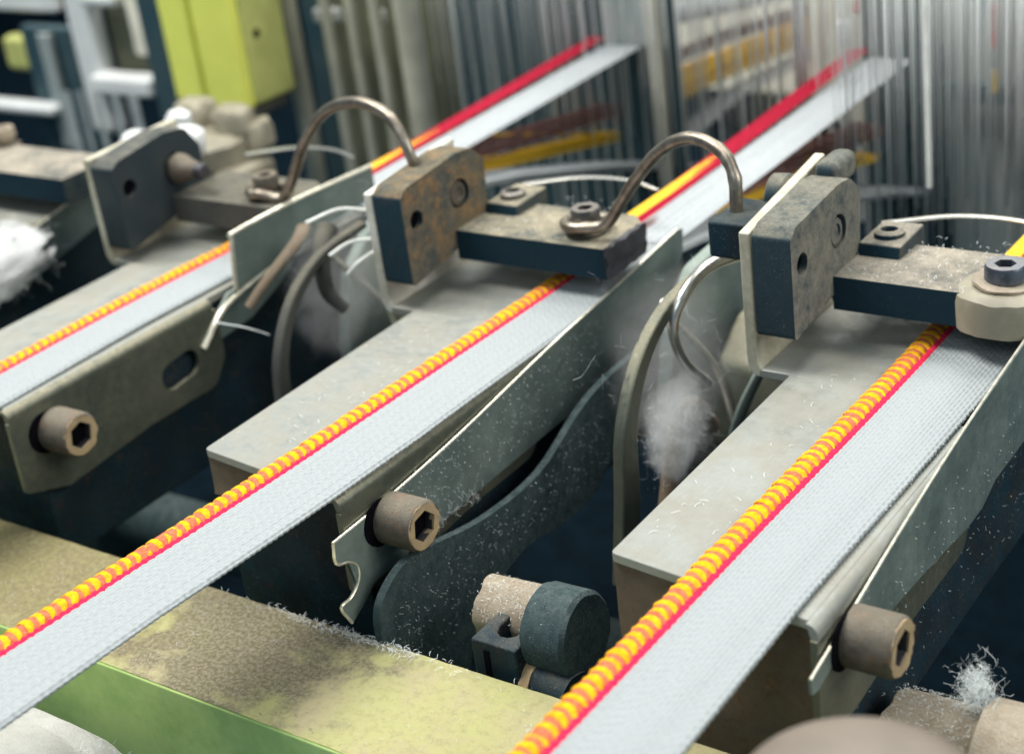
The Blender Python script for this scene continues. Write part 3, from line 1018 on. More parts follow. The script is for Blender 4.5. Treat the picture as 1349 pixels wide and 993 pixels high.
def warp(k):
    x = 10.0 * k
    rnd = random.Random(40 + k)
    lab = {-1: 'left warp sheet of crimson and white yarns fanning toward the heddles',
           0: 'middle warp sheet of white yarns with broken crimson stripe above yellow yarns',
           1: 'short stretch of yellow and red yarns at the right photo edge',
           -2: 'far left white yarn bands at the top corner'}[k]
    t = thing('warp_yarns', (x + 3, 14, 0), lab, 'yarns', 'warp yarns feeding the ribbons')

    def lanes(a, b, n):
        return [a + (b - a) * i / (n - 1) for i in range(n)]
    ys = 12.5
    # (y, z, spread, offset)
    upz = [(ys, 0.18), (14, 0.22), (20, 0.42), (28, 0.72)]
    loz = [(ys, 0.12), (14, -0.1), (20, -1.3), (28, -2.9)]

    def path(zs, dx=0.0, sp=1.0, dz=0.0):
        return [(y, z + dz * (y - ys) / 15, 1 + (sp - 1) * (y - ys) / 15, x + dx * (y - ys) / 15) for y, z in zs]
    threads('white_yarns_upper', 'yarn_w', t, lanes(2.62, 4.1, 56), path(upz, 0.0, 1.0, -0.25), 0.022, 0.02, rnd)
    threads('crimson_yarns', 'yarn_r', t, lanes(2.05, 2.62, 30), path(upz), 0.022, 0.02, rnd)
    threads('yellow_yarns_near', 'yarn_y', t, lanes(1.98, 2.3, 16), path([(ys, 0.2), (14, 0.26), (18.5, 0.36), (21, -0.6), (28, -2.85)], 0.4), 0.022, 0.02, rnd)
    threads('yellow_yarns', 'yarn_y', t, lanes(2.1, 2.9, 40), path(loz), 0.026, 0.16, rnd)
    threads('plum_yarns', 'yarn_b', t, lanes(2.1, 3.2, 26), path([(ys, 0.12), (14, 0.0), (20, -0.75), (28, -1.9)]), 0.024, 0.25, rnd)
    threads('white_yarns_lower', 'yarn_w', t, lanes(2.8, 4.2, 90), path([(ys, 0.0), (14, -0.2), (20, -1.55), (26, -3.3), (31, -5.0)]), 0.026, 0.12, rnd)
    # beyond the heddles the two sheets run on and close again
    if k <= 0:
        threads('far_white_yarns', 'yarn_w', t, lanes(2.4, 4.3, 70), [(29, 1.1, 1, x), (36, 0.0, 1, x), (60, -3.2, 1, x)], 0.035, 0.35, rnd)
        threads('far_pink_yarns', 'yarn_p', t, lanes(1.7, 2.9, 60), [(29, 1.9, 1, x), (36, 1.4, 1, x), (60, -1.5, 1, x)], 0.035, 0.35, rnd)
        threads('far_yellow_yarns', 'yarn_y', t, lanes(1.9, 3.6, 90), [(29, -2.3, 1, x), (34, -2.4, 1, x), (60, -4.6, 1, x)], 0.035, 0.5, rnd)
        threads('far_plum_yarns', 'yarn_b', t, lanes(2.4, 3.6, 22), [(29, -0.9, 1, x), (36, -1.4, 1, x), (60, -4.2, 1, x)], 0.03, 0.2, rnd)
        threads('far_lower_yarns', 'yarn_w', t, lanes(2.8, 3.8, 16), [(29, -4.3, 1, x), (36, -3.6, 1, x), (60, -5.2, 1, x)], 0.03, 0.1, rnd)
    return t


def weft_needle(k):
    """curved flat needle lying behind the arm"""
    x = 10.0 * k
    lab = {-1: 'thin curved weft needle behind the left arm', 0: 'thin curved weft needle behind the middle arm',
           1: 'thin curved weft needle behind the right arm'}[k]
    bm = bmesh.new()
    tube(bm, [(x - 0.3, 12.6, 1.35), (x + 1.2, 13.1, 1.5), (x + 2.6, 13.2, 1.52), (x + 3.6, 13.0, 1.42)],
         lambda s: 0.10 * (1.1 - 0.5 * s), 8, 8, flat=0.5)
    o = finish(bm, 'weft_needle', 'wirelight')
    return tag(o, lab, 'needle', 'curved weft needles')


def needle_arm(k):
    """swinging lever between two guides"""
    x = 10.0 * k
    lab = {0: 'curved pale lever and bent tube in the gap left of the right guide',
           -1: 'curved dark lever with thin white wires in the gap left of the middle guide'}[k]
    t = thing('needle_lever', (x + 7, 7, -2), lab, 'lever', 'swinging levers between the guides')
    mt = 'flange' if k == 0 else 'armA'
    bm = bmesh.new()
    # flat curved lever, profile in (y, z)
    a = spline([(5.0, -4.5, 0), (5.35, -2.6, 0), (5.6, -1.0, 0), (6.4, 0.25, 0), (7.7, 0.95, 0), (9.4, 1.15, 0)], 6)
    prof_l, prof_r = [], []
    for i, p in enumerate(a):
        d = (a[min(i + 1, len(a) - 1)] - a[max(0, i - 1)]).normalized()
        nrm = Vector((-d.y, d.x, 0))
        w = (0.42 if k == 0 else 0.25) - (0.32 if k == 0 else 0.15) * i / (len(a) - 1)
        prof_l.append(tuple((p + nrm * w)[:2]))
        prof_r.append(tuple((p - nrm * w)[:2]))
    extrude(bm, [prof_l + prof_r[::-1]], 'x', x + 6.7, x + 7.0)
    finish(bm, 'lever_plate', 'lever_%d' % k if False else mt, t, bevel=0.08)
    bm = bmesh.new()
    if k == 0:
        tube(bm, [(x + 7.9, 10.6, 1.4), (x + 7.3, 9.0, 1.5), (x + 7.1, 8.0, 1.15), (x + 7.0, 7.6, 0.5), (x + 7.15, 7.7, -0.3), (x + 7.4, 8.3, -1.1)],
             lambda s: 0.17 * (1 - 0.45 * s), 12, 8)
        finish(bm, 'bent_tube', 'wirelight', t)
        bm = bmesh.new()
        tube(bm, [(x + 6.9, 9.0, -2.6), (x + 6.9, 8.2, -1.7), (x + 6.9, 7.5, -2.2), (x + 6.9, 6.9, -3.6)], lambda s: 0.24, 12, 8)
        finish(bm, 'yarn_guide', 'base_rust', t)
    else:
        for i, (q0, q1, q2) in enumerate((((-3.1, 7.3, 1.95), (-2.6, 8.0, 2.1), (-2.1, 8.6, 1.9)), ((-2.8, 7.6, 1.0), (-2.5, 8.1, 1.2), (-2.1, 8.6, 1.15)), ((-2.6, 7.9, 0.4), (-2.4, 8.2, 0.65), (-2.2, 8.6, 0.8)))):
            tube(bm, [q0, q1, q2], 0.05, 8, 6)
            finish(bm, 'thin_wire', 'heddlew', t)
            bm = bmesh.new()
        tube(bm, [(-3.6, 8.5, 1.3), (-3.3, 7.8, 0.8), (-3.1, 7.6, 0.0), (-2.9, 7.9, -0.6)], lambda s: 0.3 * (1 - 0.5 * s), 12, 8)
        finish(bm, 'bent_tube', 'armA', t)
        bm = bmesh.new()
        tube(bm, [(-4.9, 9.0, 1.0), (-4.5, 8.2, 0.9), (-4.7, 7.2, 0.3), (-5.0, 6.6, -0.3)], lambda s: 0.2 * (1 - 0.3 * s), 10, 8, flat=0.6)
        finish(bm, 'brown_link', 'base_rust', t)
    return t


# ------------------------------------------------------------------ curved felted casting and the parts beside it
def casting(k):
    x = 10.0 * k
    lab = {0: 'big curved dark lever felted with lint in the gap right of the middle guide',
           1: 'curved dark lint covered lever beyond the right guide'}[k]
    t = thing('curved_lever', (x + 4.7, 3, -4), lab, 'lever', 'curved lint covered levers')
    up = [(-0.66, -3.4), (-0.8, -2.7), (-0.6, -2.1), (0.1, -1.72), (0.9, -1.75), (2.9, -2.15), (4.96, -2.15), (6.68, -1.5), (7.9, -1.25), (9.5, -1.2)]
    lowr = [(9.5, -3.2), (8.4, -3.1), (7.6, -3.35), (7.0, -3.75), (5.6, -3.8), (4.3, -3.6), (3.3, -3.75), (2.6, -4.1), (1.9, -4.7), (1.3, -5.6), (-0.4, -5.6)]
    pr = [tuple(p[:2]) for p in spline([(a, b, 0) for a, b in up], 5)] + [tuple(p[:2]) for p in spline([(a, b, 0) for a, b in lowr], 5)]
    bm = bmesh.new()
    extrude(bm, [pr], 'x', x + 4.72, x + 4.9)
    bmesh.ops.triangulate(bm, faces=[f for f in bm.faces if len(f.verts) > 4])
    finish(bm, 'lever_body', 'casting', t, bevel=0.04, seg=2)
    return t


def gap_parts(k):
    x = 10.0 * k
    t = thing('hook_housing', (x + 6, 11, -3), {0: 'dim hook housing with curved cover in the gap left of the right guide',
              -1: 'dim hook housing in the gap left of the middle guide'}[k], 'housing', 'hook housings between the guides')
    bm = bmesh.new()
    pr = [(9.6, -6.0), (9.2, -2.5), (9.8, -0.6), (11.0, 0.4), (12.6, 0.5), (13.4, -0.5), (13.4, -6)]
    extrude(bm, [roundpoly(pr, 0.7, 5)], 'x', x + 5.3, x + 5.7)
    finish(bm, 'cover_plate', 'guard', t, bevel=0.1, seg=3)
    bm = bmesh.new()
    pr = [(10.4, -6.0), (10.0, -3.5), (10.6, -1.8), (11.8, -1.0), (13.2, -1.0), (13.6, -6)]
    extrude(bm, [roundpoly(pr, 0.7, 5)], 'x', x + 6.2, x + 8.3)
    finish(bm, 'gear_case', 'flange', t, bevel=0.25, seg=3)
    bm = bmesh.new()
    lathe(bm, (x + 8.3, 11.4, -2.6), (1, 0, 0), [(0, 0.9), (0.1, 1.0), (0.3, 1.0), (0.35, 0.5), (0.6, 0.5), (0.65, 0.4)], 30, wob=0.03)
    finish(bm, 'crank_boss', 'casting', t)
    bm = bmesh.new()
    tube(bm, [(x + 7.4, 9.6, -5.5), (x + 7.3, 9.2, -3.8), (x + 7.5, 9.4, -2.4), (x + 7.9, 10.4, -1.2), (x + 8.2, 11.5, -0.9)], lambda s: 0.32 - 0.15 * s, 12, 8, flat=0.5)
    finish(bm, 'curved_rod', 'guard', t)
    bm = bmesh.new()
    tube(bm, [(x + 6.2, 8.6, 0.6), (x + 6.0, 9.5, -0.4), (x + 6.4, 10.3, -1.8), (x + 7.0, 10.0, -3.2)], 0.09, 8, 8)
    finish(bm, 'thin_rod', 'wirelight', t)


def drive_shaft():
    t = thing('drive_shaft', (0, 7, -8.5), 'dark round shaft running deep under all the guides', 'shaft')
    bm = bmesh.new()
    lathe(bm, (-40, 7.2, -8.6), (1, 0, 0), [(0, 0.9), (70, 0.9)], 28)
    finish(bm, 'shaft', 'casting', t)
    for k in range(-3, 3):
        bm = bmesh.new()
        lathe(bm, (10 * k + 5.8, 7.2, -8.6), (1, 0, 0), [(0, 1.5), (0.1, 1.6), (1.5, 1.6), (1.6, 1.4)], 32, wob=0.03)
        finish(bm, 'collar', 'casting', t)


drive_shaft()
gap_parts(0)
gap_parts(-1)
for k in (-2, -1, 0, 1):
    bracket(k)
for k in (-2, -1, 0, 1):
    guard(k)
side_screw(-1, 0.62, -0.97, 4.22)
side_screw(0, 0.66, -1.02, 4.3)
side_screw(1, 0.46, -0.78, 4.3)
for k in (-2, -1, 0, 1):
    clamp(k)
for k in (-2, -1, 0, 1):
    arm_screw(k)
wire_bow(-1)
wire_bow(0)
ribbon(-1, -3.5, 13.0, [(-4, -8.0), (4, -8.07), (13, -8.07)], [(-4, -6.0), (4, -6.25), (8, -6.2), (13, -6.1)])
ribbon(0, -9.5, 13.0, [(-10, 1.62), (-6.8, 1.73), (-4.2, 1.82), (0, 2.05), (3, 2.15), (13, 2.25)],
       [(-10, 3.8), (-5, 3.86), (-0.6, 4.1), (2, 4.2), (13, 4.2)])
ribbon(1, -8.5, 13.0, [(-9, 11.55), (-5, 11.6), (0, 11.66), (13, 11.76)], [(-9, 13.85), (-4, 13.83), (0, 13.78), (5, 13.86), (10, 13.9), (13, 14.0)])
for k in (-1, 0, 1):
    warp(k)
for k in (-1, 0, 1):
    weft_needle(k)
needle_arm(-1)
needle_arm(0)
casting(0)

# pin, slotted block, disc and roller in the gap beside the right guide
t = thing('dusty_shaft', (7, 0.9, -2.5), 'short tan shaft end caked with lint in the gap below the levers', 'shaft')
bm = bmesh.new()
lathe(bm, (6.25, 0.9, -2.72), (1, 0.05, 0.02), [(0, 0.5), (0.05, 0.6), (1.9, 0.6), (2.4, 0.6)], 36, wob=0.08)
finish(bm, 'shaft', 'linty', t)
t = thing('slotted_block', (7, -0.1, -3), 'black steel block with round notch in its top behind the beam', 'block')
bm = bmesh.new()
top = [(6.9, -0.5), (7.95, -0.5), (7.95, 0.5), (7.7, 0.5), (7.7, 0.1)] + [(7.45 + 0.25 * math.cos(a), 0.1 + 0.28 * math.sin(a)) for a in [0, -0.6, -1.2, -1.8, -2.4, -PI]] + [(7.2, 0.5), (6.9, 0.5)]
extrude(bm, [top], 'z', -5.2, -2.42)
finish(bm, 'block', 'base', t, bevel=0.06)
bm = bmesh.new()
box(bm, 7.2, 7.32, -0.53, -0.47, -5.0, -2.6)
finish(bm, 'front_groove', 'void', t)
t = thing('dark_disc', (8.6, 0.5, -2.2), 'dark grey felted disc leaning beside the right casting', 'disc')
bm = bmesh.new()
lathe(bm, (7.9, 0.5, -2.45), (1, 0.0, 0.05), [(0, 0.75), (0.08, 0.85), (0.95, 0.85), (1.03, 0.78)], 44, wob=0.04)
finish(bm, 'disc', 'casting', t)
t = thing('small_roller', (8.2, -0.1, -3.2), 'small roller with brass coloured face under the dark disc', 'roller')
bm = bmesh.new()
lathe(bm, (7.9, -0.05, -3.35), (1, -0.1, 0), [(0, 0.42), (0.06, 0.5), (0.3, 0.5)], 30, wob=0.02)
finish(bm, 'face', 'ring', t)
bm = bmesh.new()
lathe(bm, (8.2, -0.08, -3.35), (1, -0.1, 0), [(0.01, 0.47), (0.8, 0.47)], 30, wob=0.04)
finish(bm, 'hub', 'base', t)

# bottom right: lint-caked shaft and its collar
t = thing('lint_shaft', (15.5, 2, -4), 'beige shaft end furred with lint at the lower right corner', 'shaft')
bm = bmesh.new()
lathe(bm, (14.25, 2.0, -4.1), (1, 0.03, 0), [(0, 0.9), (0.06, 1.0), (4.5, 1.0)], 44, wob=0.10)
finish(bm, 'shaft', 'linty', t)
bm = bmesh.new()
lathe(bm, (15.9, 1.85, -3.95), (1, 0.03, 0), [(0, 1.0), (0.12, 1.25), (2.2, 1.25)], 44, wob=0.05)
finish(bm, 'collar', 'linty', t)

# near, out-of-focus knob at the bottom right
t = thing('machine_knob', (17.0, -5.6, 0), 'large smooth beige knob blurred in the lower right foreground', 'knob')
bm = bmesh.new()
lathe(bm, (17.25, -5.7, -2.0), (0, 0, 1), [(0, 1.75), (3.0, 1.75), (3.5, 1.68), (3.75, 1.5), (3.88, 1.2), (3.93, 0.6), (3.94, 0.05)], 48)
finish(bm, 'cap', 'knob', t)

# fluffy white cover in the lower left corner
bm = bmesh.new()
lathe(bm, (-8, -7.3, -4.4), (1, 0, 0), [(0, 2.2), (0.3, 2.3), (8.5, 2.32), (9.8, 2.25), (10.8, 2.0), (11.4, 1.6), (11.8, 1.0)], 70, wob=0.2)
o = finish(bm, 'padded_roll', 'cloth')
tag(o, 'white fluffy padded roll blurred in the lower left corner', 'roll')

# ------------------------------------------------------------------ background machine
def slab(name, mat, x0, x1, y0, y1, z0, z1, label, cat, lean=0.0, group=None, bevel=0.1):
    t = thing(name, ((x0 + x1) / 2, y0, z0), label, cat, group)
    bm = bmesh.new()
    box(bm, x0, x1, y0, y1, z0, z1)
    finish(bm, 'panel', mat, t, bevel=bevel)
    return t


def heddles(t, x0, x1, y, z0, z1, step, w, mat, seed=0, name='heddle', jit=0.3):
    rnd = random.Random(seed)
    bm = bmesh.new()
    box(bm, -w / 2, w / 2, -0.02, 0.02, z0, z1)
    bmesh.ops.scale(bm, vec=(U, U, U), verts=bm.verts)
    me = bpy.data.meshes.new(name)
    bm.to_mesh(me)
    bm.free()
    me.materials.append(MAT[mat])
    x = x0
    while x < x1:
        o = bpy.data.objects.new(name, me)
        COL.objects.link(o)
        o.parent = t
        o.location = Vector((x, y + rnd.uniform(-.15, .15), 0)) * U - t.location
        o.scale = (rnd.uniform(0.5, 1.5), 1, 1)
        x += step * (1 + rnd.uniform(-jit, jit))


g_h = 'heald frames behind the warp yarns'
t = slab('heald_frame', 'slate', -15.0, -5.3, 29, 29.6, -13, 9, 'dark slate heald frame behind the left crimson and white yarns', 'heald frame', group=g_h)
heddles(t, -14.6, -5.5, 28.7, -12, 9, 0.62, 0.10, 'slate2', 1)
t = slab('heald_frame', 'slate2', -7.6, -5.0, 28.2, 28.5, 0.35, 9, 'pale grey blue heald panel above the end of the left yarns', 'heald frame', group=g_h)
t = slab('heald_frame', 'slate', 1.9, 5.0, 29, 29.6, -13, 9, 'dark blue heald frame right of the bright central column', 'heald frame', group=g_h)
heddles(t, 2.1, 5.0, 28.7, -12, 9, 0.7, 0.08, 'slate2', 2)
t = slab('heald_frame', 'slate2', 5.0, 16, 29, 29.6, -13, 9, 'grey streaked heald frame at the right edge of the photo', 'heald frame', group=g_h)
bm = bmesh.new()
box(bm, 4.9, 16, 28.2, 28.6, -0.9, -0.3)
finish(bm, 'cross_bar', 'slate', t, bevel=0.05)
# coloured yarn ends seen between the right heddles
cols = ['yarn_w', 'yarn_p', 'yarn_y', 'yarn_w', 'yarn_y', 'yarn_p']
t = thing('hanging_yarns', (8, 26, 0), 'pink white and yellow yarn ends hanging at the upper right', 'yarns')
rnd = random.Random(3)
for i, xx in enumerate((7.35, 7.5, 8.2, 8.3, 8.95, 9.05, 9.6)):
    for j, (za, zb) in enumerate(((0.1, 0.9), (0.95, 1.5), (1.55, 2.8))):
        bm = bmesh.new()
        tube(bm, [(xx, 26, za + rnd.uniform(0, .2)), (xx + 0.02, 26, zb)], 0.09, 6, 3)
        finish(bm, 'yarn_end', ['yarn_y', 'yarn_w', 'yarn_p'][j] if i % 2 else ['heddlew', 'yarn_w', 'yarn_p'][j], t)

# bright central column: pale slats standing in front of a cream cover
slab('cream_cover', 'cream', -24, -8, 58, 58.6, -11, 4, 'cream machine cover far behind the central column', 'cover')
t = thing('slat_column', (-2, 30, -8), 'bright column of pale upright slats behind the middle wire hook', 'slats')
heddles(t, -5.6, 1.7, 30.0, -6, 9, 0.6, 0.06, 'heddlew', 5, 'slat', 0.5)
bm = bmesh.new()
box(bm, -0.15, 0.2, 28.4, 28.7, -1.35, 9)
finish(bm, 'grey_post', 'armA', t, bevel=0.05)
bm = bmesh.new()
box(bm, -5.4, -4.9, 27.6, 27.9, -9, 9)
finish(bm, 'pale_post', 'rod', t, bevel=0.1)
bm = bmesh.new()
box(bm, 1.35, 1.85, 28.2, 28.5, 0.75, 1.55)
finish(bm, 'white_clip', 'white', t, bevel=0.12, seg=3)
bm = bmesh.new()
box(bm, -0.6, 1.7, 30.4, 30.7, -2.6, 9)
finish(bm, 'cream_board', 'cream', t, bevel=0.05)

# curtain of fine pale heddle threads
def curtain(name, label, x0, x1, y0, y1, z0, z1, n, seed, mat='heddlew', rmax=0.05):
    rnd = random.Random(seed)
    bm = bmesh.new()
    for i in range(n):
        xx = rnd.uniform(x0, x1)
        yy = rnd.uniform(y0, y1)
        a = z0 + rnd.random() ** 2 * (z1 - z0) * 0.6
        r = rnd.uniform(0.008, rmax) * (1.8 if rnd.random() < 0.06 else 1)
        tube(bm, [(xx, yy, a), (xx + rnd.uniform(-.06, .06), yy, 9)], r, 4, 1, sm=False)
    return tag(finish(bm, name, mat, sharp=180, kind='stuff'), label, 'threads')


curtain('heddle_threads', 'dense curtain of fine pale heddle threads at the upper right', 4.6, 14, 21, 27, -3, 6, 560, 1, mat='thread', rmax=0.02)
curtain('heddle_threads', 'loose curtain of pale threads over the bright central column', -4.2, 3.4, 24, 28, -3.5, 5, 170, 2, mat='thread', rmax=0.018)
curtain('heddle_threads', 'sparse pale threads in front of the dark left heald frame', -14.5, -6, 26, 28, -4, 3, 120, 3, 'thread', 0.012)

# single bright threads hanging in front
t = thing('drop_wire', (7.8, 20, -1), 'long bright thread hanging right of the middle yarns', 'thread')
bm = bmesh.new()
tube(bm, [(7.8, 20, 8), (7.82, 20, 3), (7.85, 20, -0.6)], 0.07, 6, 4)
finish(bm, 'thread', 'heddlew', t)

# left background: upright pale rods in front of an olive panel
t = slab('olive_panel', 'olive', -23.2, -15.4, 30.5, 31, -10, 9, 'olive grey panel behind the upright pale rods', 'panel')
for i, (xx, w, lab) in enumerate(((-22.6, 0.42, 'thick pale upright rod left of the wire hook arch'), (-20.5, 0.24, 'second pale rod from the left above the wire hook'),
                                  (-19.2, 0.22, 'thin pale rod crossing the middle of the hook arch'), (-17.9, 0.26, 'slim pale rod right of the arch centre'),
                                  (-16.3, 0.55, 'broad cream upright rod at the right of the rods'))):
    bm = bmesh.new()
    tube(bm, [(xx, 28, -9), (xx + 0.05, 28, 0), (xx, 28, 9)], w, 12, 4)
    tag(finish(bm, 'upright_rod', 'rod'), lab, 'rod', 'pale upright rods')
for xx, lab in ((-21.6, 'leftmost white clip between the first and second pale rods'), (-20.9, 'white clip touching the second pale rod'), (-18.6, 'white clip between the thin rod and the slim rod'), (-17.0, 'rightmost white clip beside the broad cream rod')):
    bm = bmesh.new()
    box(bm, xx - 0.32, xx + 0.32, 28.7, 29.2, 0.55, 1.15)
    tag(finish(bm, 'white_clip', 'white', bevel=0.15, seg=3), lab, 'clip', 'white clips between the rods')

# painted column pieces to the right of the rods
t = slab('mint_frame', 'mint', -15.4, -13.2, 33, 34, -3.3, 1.2, 'mint green casting with white curved rim behind the crimson yarns', 'machine frame')
bm = bmesh.new()
tube(bm, [(-15.9, 32.6, 1.0), (-16.0, 32.6, -1.0), (-15.6, 32.6, -2.8), (-14.6, 32.6, -3.3), (-13.3, 32.6, -3.1)], 0.38, 12, 8)
finish(bm, 'white_rim', 'white', t)
slab('white_housing', 'cream', -15.9, -13.6, 35, 36, 0.4, 8, 'cream housing at the top between rods and slate heald frame', 'housing')
slab('yellow_housing', 'limed', -18.6, -16.8, 36, 37, -0.6, 8, 'small yellow green housing behind the broad rod', 'housing')

# lime column
t = thing('lime_column', (-23, 24, -2), 'lime green painted machine column with ridged front at the upper left', 'column')
for a, b, mt, nm in ((-25.35, -23.55, 'lime', 'front_board'), (-23.4, -21.55, 'lime', 'front_board')):
    bm = bmesh.new()
    box(bm, a, b, 23.6, 24.4, -1.35 if a < -24 else -1.6, 9)
    bmesh.ops.rotate(bm, verts=bm.verts[:], cent=((a + b) / 2, 24, 0), matrix=Matrix.Rotation(math.radians(-7 if a < -24 else 8), 3, 'Z'))
    finish(bm, nm, mt, t, bevel=0.15, seg=3)
bm = bmesh.new()
box(bm, -25.2, -21.4, 24.3, 26.6, -1.55, 9)
finish(bm, 'column_body', 'limed', t, bevel=0.2, seg=3)
bm = bmesh.new()
lathe(bm, (-21.45, 24.9, 1.2), (1, 0, 0), [(0, 0.18), (0.08, 0.18)], 20)
finish(bm, 'screw_hole', 'void', t)
bm = bmesh.new()
box(bm, -25.0, -21.6, 23.7, 26.3, -2.1, -1.6)
finish(bm, 'brown_foot', 'armA', t, bevel=0.2)

# beige casting lumps below the lime column
t = thing('beige_casting', (-19, 20, -2), 'lumpy beige casting with bolts under the lime column', 'casting')
for (cx, cy, cz, r, h) in ((-20.3, 20, -0.95, 0.8, 1.1), (-18.4, 20, -0.9, 0.75, 0.9), (-19.2, 19.3, -1.9, 1.5, 1.1), (-17.7, 20.4, -1.5, 0.6, 0.9)):
    bm = bmesh.new()
    lathe(bm, (cx, cy, cz), (0, 0, 1), [(0, r), (h * 0.7, r), (h * 0.93, r * 0.8), (h, r * 0.4)], 24, wob=0.12)
    finish(bm, 'boss', 'beige', t)
bm = bmesh.new()
box(bm, -21.2, -17.2, 18.2, 20.6, -4.5, -1.9)
finish(bm, 'body', 'beige', t, bevel=0.3, seg=3)
for i, (xx, yy, zz, r, lab) in enumerate(((-15.9, 13.2, 0.9, 0.75, 'white rounded knob just behind the left clamp block'), (-15.2, 14.5, 1.5, 0.42, 'small white knob above the left clamp block'),
                                          (-13.3, 13.0, 1.5, 0.55, 'pale knob at the right shoulder of the left clamp block'))):
    bm = bmesh.new()
    lathe(bm, (xx, yy, zz - r), (0.3, 0.1, 1), [(0, r * 0.8), (r * 0.5, r), (r, r), (r * 1.5, r * 0.8), (r * 1.75, r * 0.3)], 24, wob=0.06)
    tag(finish(bm, 'round_cap', 'white'), lab, 'knob', 'white knobs behind the left clamp')

# far upper left bars and panels
slab('left_panel', 'slate', -40.8, -36.6, 28.6, 29.2, -6.5, -0.2, 'dark slate panel at the far upper left', 'panel')
slab('left_panel', 'slate2', -39.2, -38.3, 28.2, 28.5, -6, -0.4, 'grey green strip down the middle of the far left slate panel', 'panel')
slab('white_post', 'white', -36.5, -34.9, 28, 29, -5.0, 8, 'broad white post leaning down the upper left background', 'post', bevel=0.3)
slab('grey_panel', 'olive', -34.9, -31.4, 29, 29.5, -2.4, 1.1, 'olive grey panel with streaks right of the white post', 'panel')
slab('cream_post', 'cream', -32.6, -30.9, 28.2, 28.8, -1.2, 8, 'cream upright bar beside the dark gap left of the lime column', 'post', bevel=0.2)
slab('white_ledge', 'white', -35.2, -31.2, 27.4, 28.6, -2.9, -1.95, 'short white ledge crossing behind the upper left posts', 'ledge', bevel=0.25)
slab('white_ledge', 'white', -34.9, -32.6, 27.6, 28.6, 1.15, 1.7, 'white ledge at the very top between the upper left posts', 'ledge', bevel=0.2)
slab('white_ledge', 'white', -44, -38.6, 27.6, 28.6, -4.3, -3.75, 'long white ledge at the left edge below the slate panel', 'ledge', bevel=0.25)
slab('white_cover', 'white', -46, -39.4, 29.8, 30.4, 0.1, 3, 'white cover in the top left corner', 'cover', bevel=0.2)
t = slab('yarn_bobbin', 'limed', -43, -40.9, 29, 30, -2.6, -0.9, 'dull ochre yarn package at the left edge', 'bobbin', bevel=0.3)
t = slab('dark_column', 'slate', -31.1, -29.0, 27.6, 30, -10, 9, 'dark navy upright gap plate left of the lime column', 'column')
slab('dark_column', 'slate', -26.6, -23.4, 33, 34, -10, 9, 'dark navy upright plate right of the lime column', 'column')
t = thing('reflected_streaks', (-34, 27, -6), 'pale strips painted in as reflected streaks under the white ledge at the upper left', 'strands')
heddles(t, -36.4, -31.2, 27.0, -6.5, -2.6, 1.3, 0.45, 'heddle', 8, 'strand', 0.5)  # pale strips stand in for streaks of reflected light


# ------------------------------------------------------------------ lint
def fluff_mat(name, dens, sc):
    m = bpy.data.materials.new(name)
    m.use_nodes = True
    t = m.node_tree
    t.nodes.remove(t.nodes['Principled BSDF'])
    v = t.nodes.new('ShaderNodeVolumePrincipled')
    v.inputs['Color'].default_value = (0.985, 0.99, 0.99, 1)
    v.inputs['Anisotropy'].default_value = 0.2
    tc = t.nodes.new('ShaderNodeTexCoord')
    gr = t.nodes.new('ShaderNodeVectorMath')
    gr.operation = 'LENGTH'
    mp = t.nodes.new('ShaderNodeMapping')
    mp.inputs['Location'].default_value = (-1, -1, -1)
    mp.inputs['Scale'].default_value = (2, 2, 2)
    t.links.new(tc.outputs['Generated'], mp.inputs[0])
    t.links.new(mp.outputs[0], gr.inputs[0])
    n = t.nodes.new('ShaderNodeTexNoise')
    n.inputs['Scale'].default_value = sc
    n.inputs['Detail'].default_value = 4
    n.inputs['Roughness'].default_value = 0.6
    n.inputs['Distortion'].default_value = 0.8
    t.links.new(tc.outputs['Generated'], n.inputs['Vector'])
    a = t.nodes.new('ShaderNodeMath')
    a.operation = 'MULTIPLY_ADD'
    a.inputs[1].default_value = -1.7
    a.inputs[2].default_value = 0.05
    t.links.new(gr.outputs['Value'], a.inputs[0])
    b = t.nodes.new('ShaderNodeMath')
    b.operation = 'MULTIPLY_ADD'
    b.inputs[1].default_value = 3.2
    t.links.new(n.outputs['Fac'], b.inputs[0])
    t.links.new(a.outputs[0], b.inputs[2])
    r = t.nodes.new('ShaderNodeMapRange')
    r.inputs['From Min'].default_value = 0.25
    r.inputs['From Max'].default_value = 0.9
    r.inputs['To Max'].default_value = dens
    t.links.new(b.outputs[0], r.inputs['Value'])
    t.links.new(r.outputs[0], v.inputs['Density'])
    t.links.new(v.outputs[0], t.nodes['Material Output'].inputs['Volume'])
    return m


MAT['fluff'] = fluff_mat('soft_fluff', 1000, 3.0)
MAT['puff'] = fluff_mat('airy_puff', 95, 2.2)
MAT['wisp'] = fluff_mat('thin_wisp', 13, 2.2)


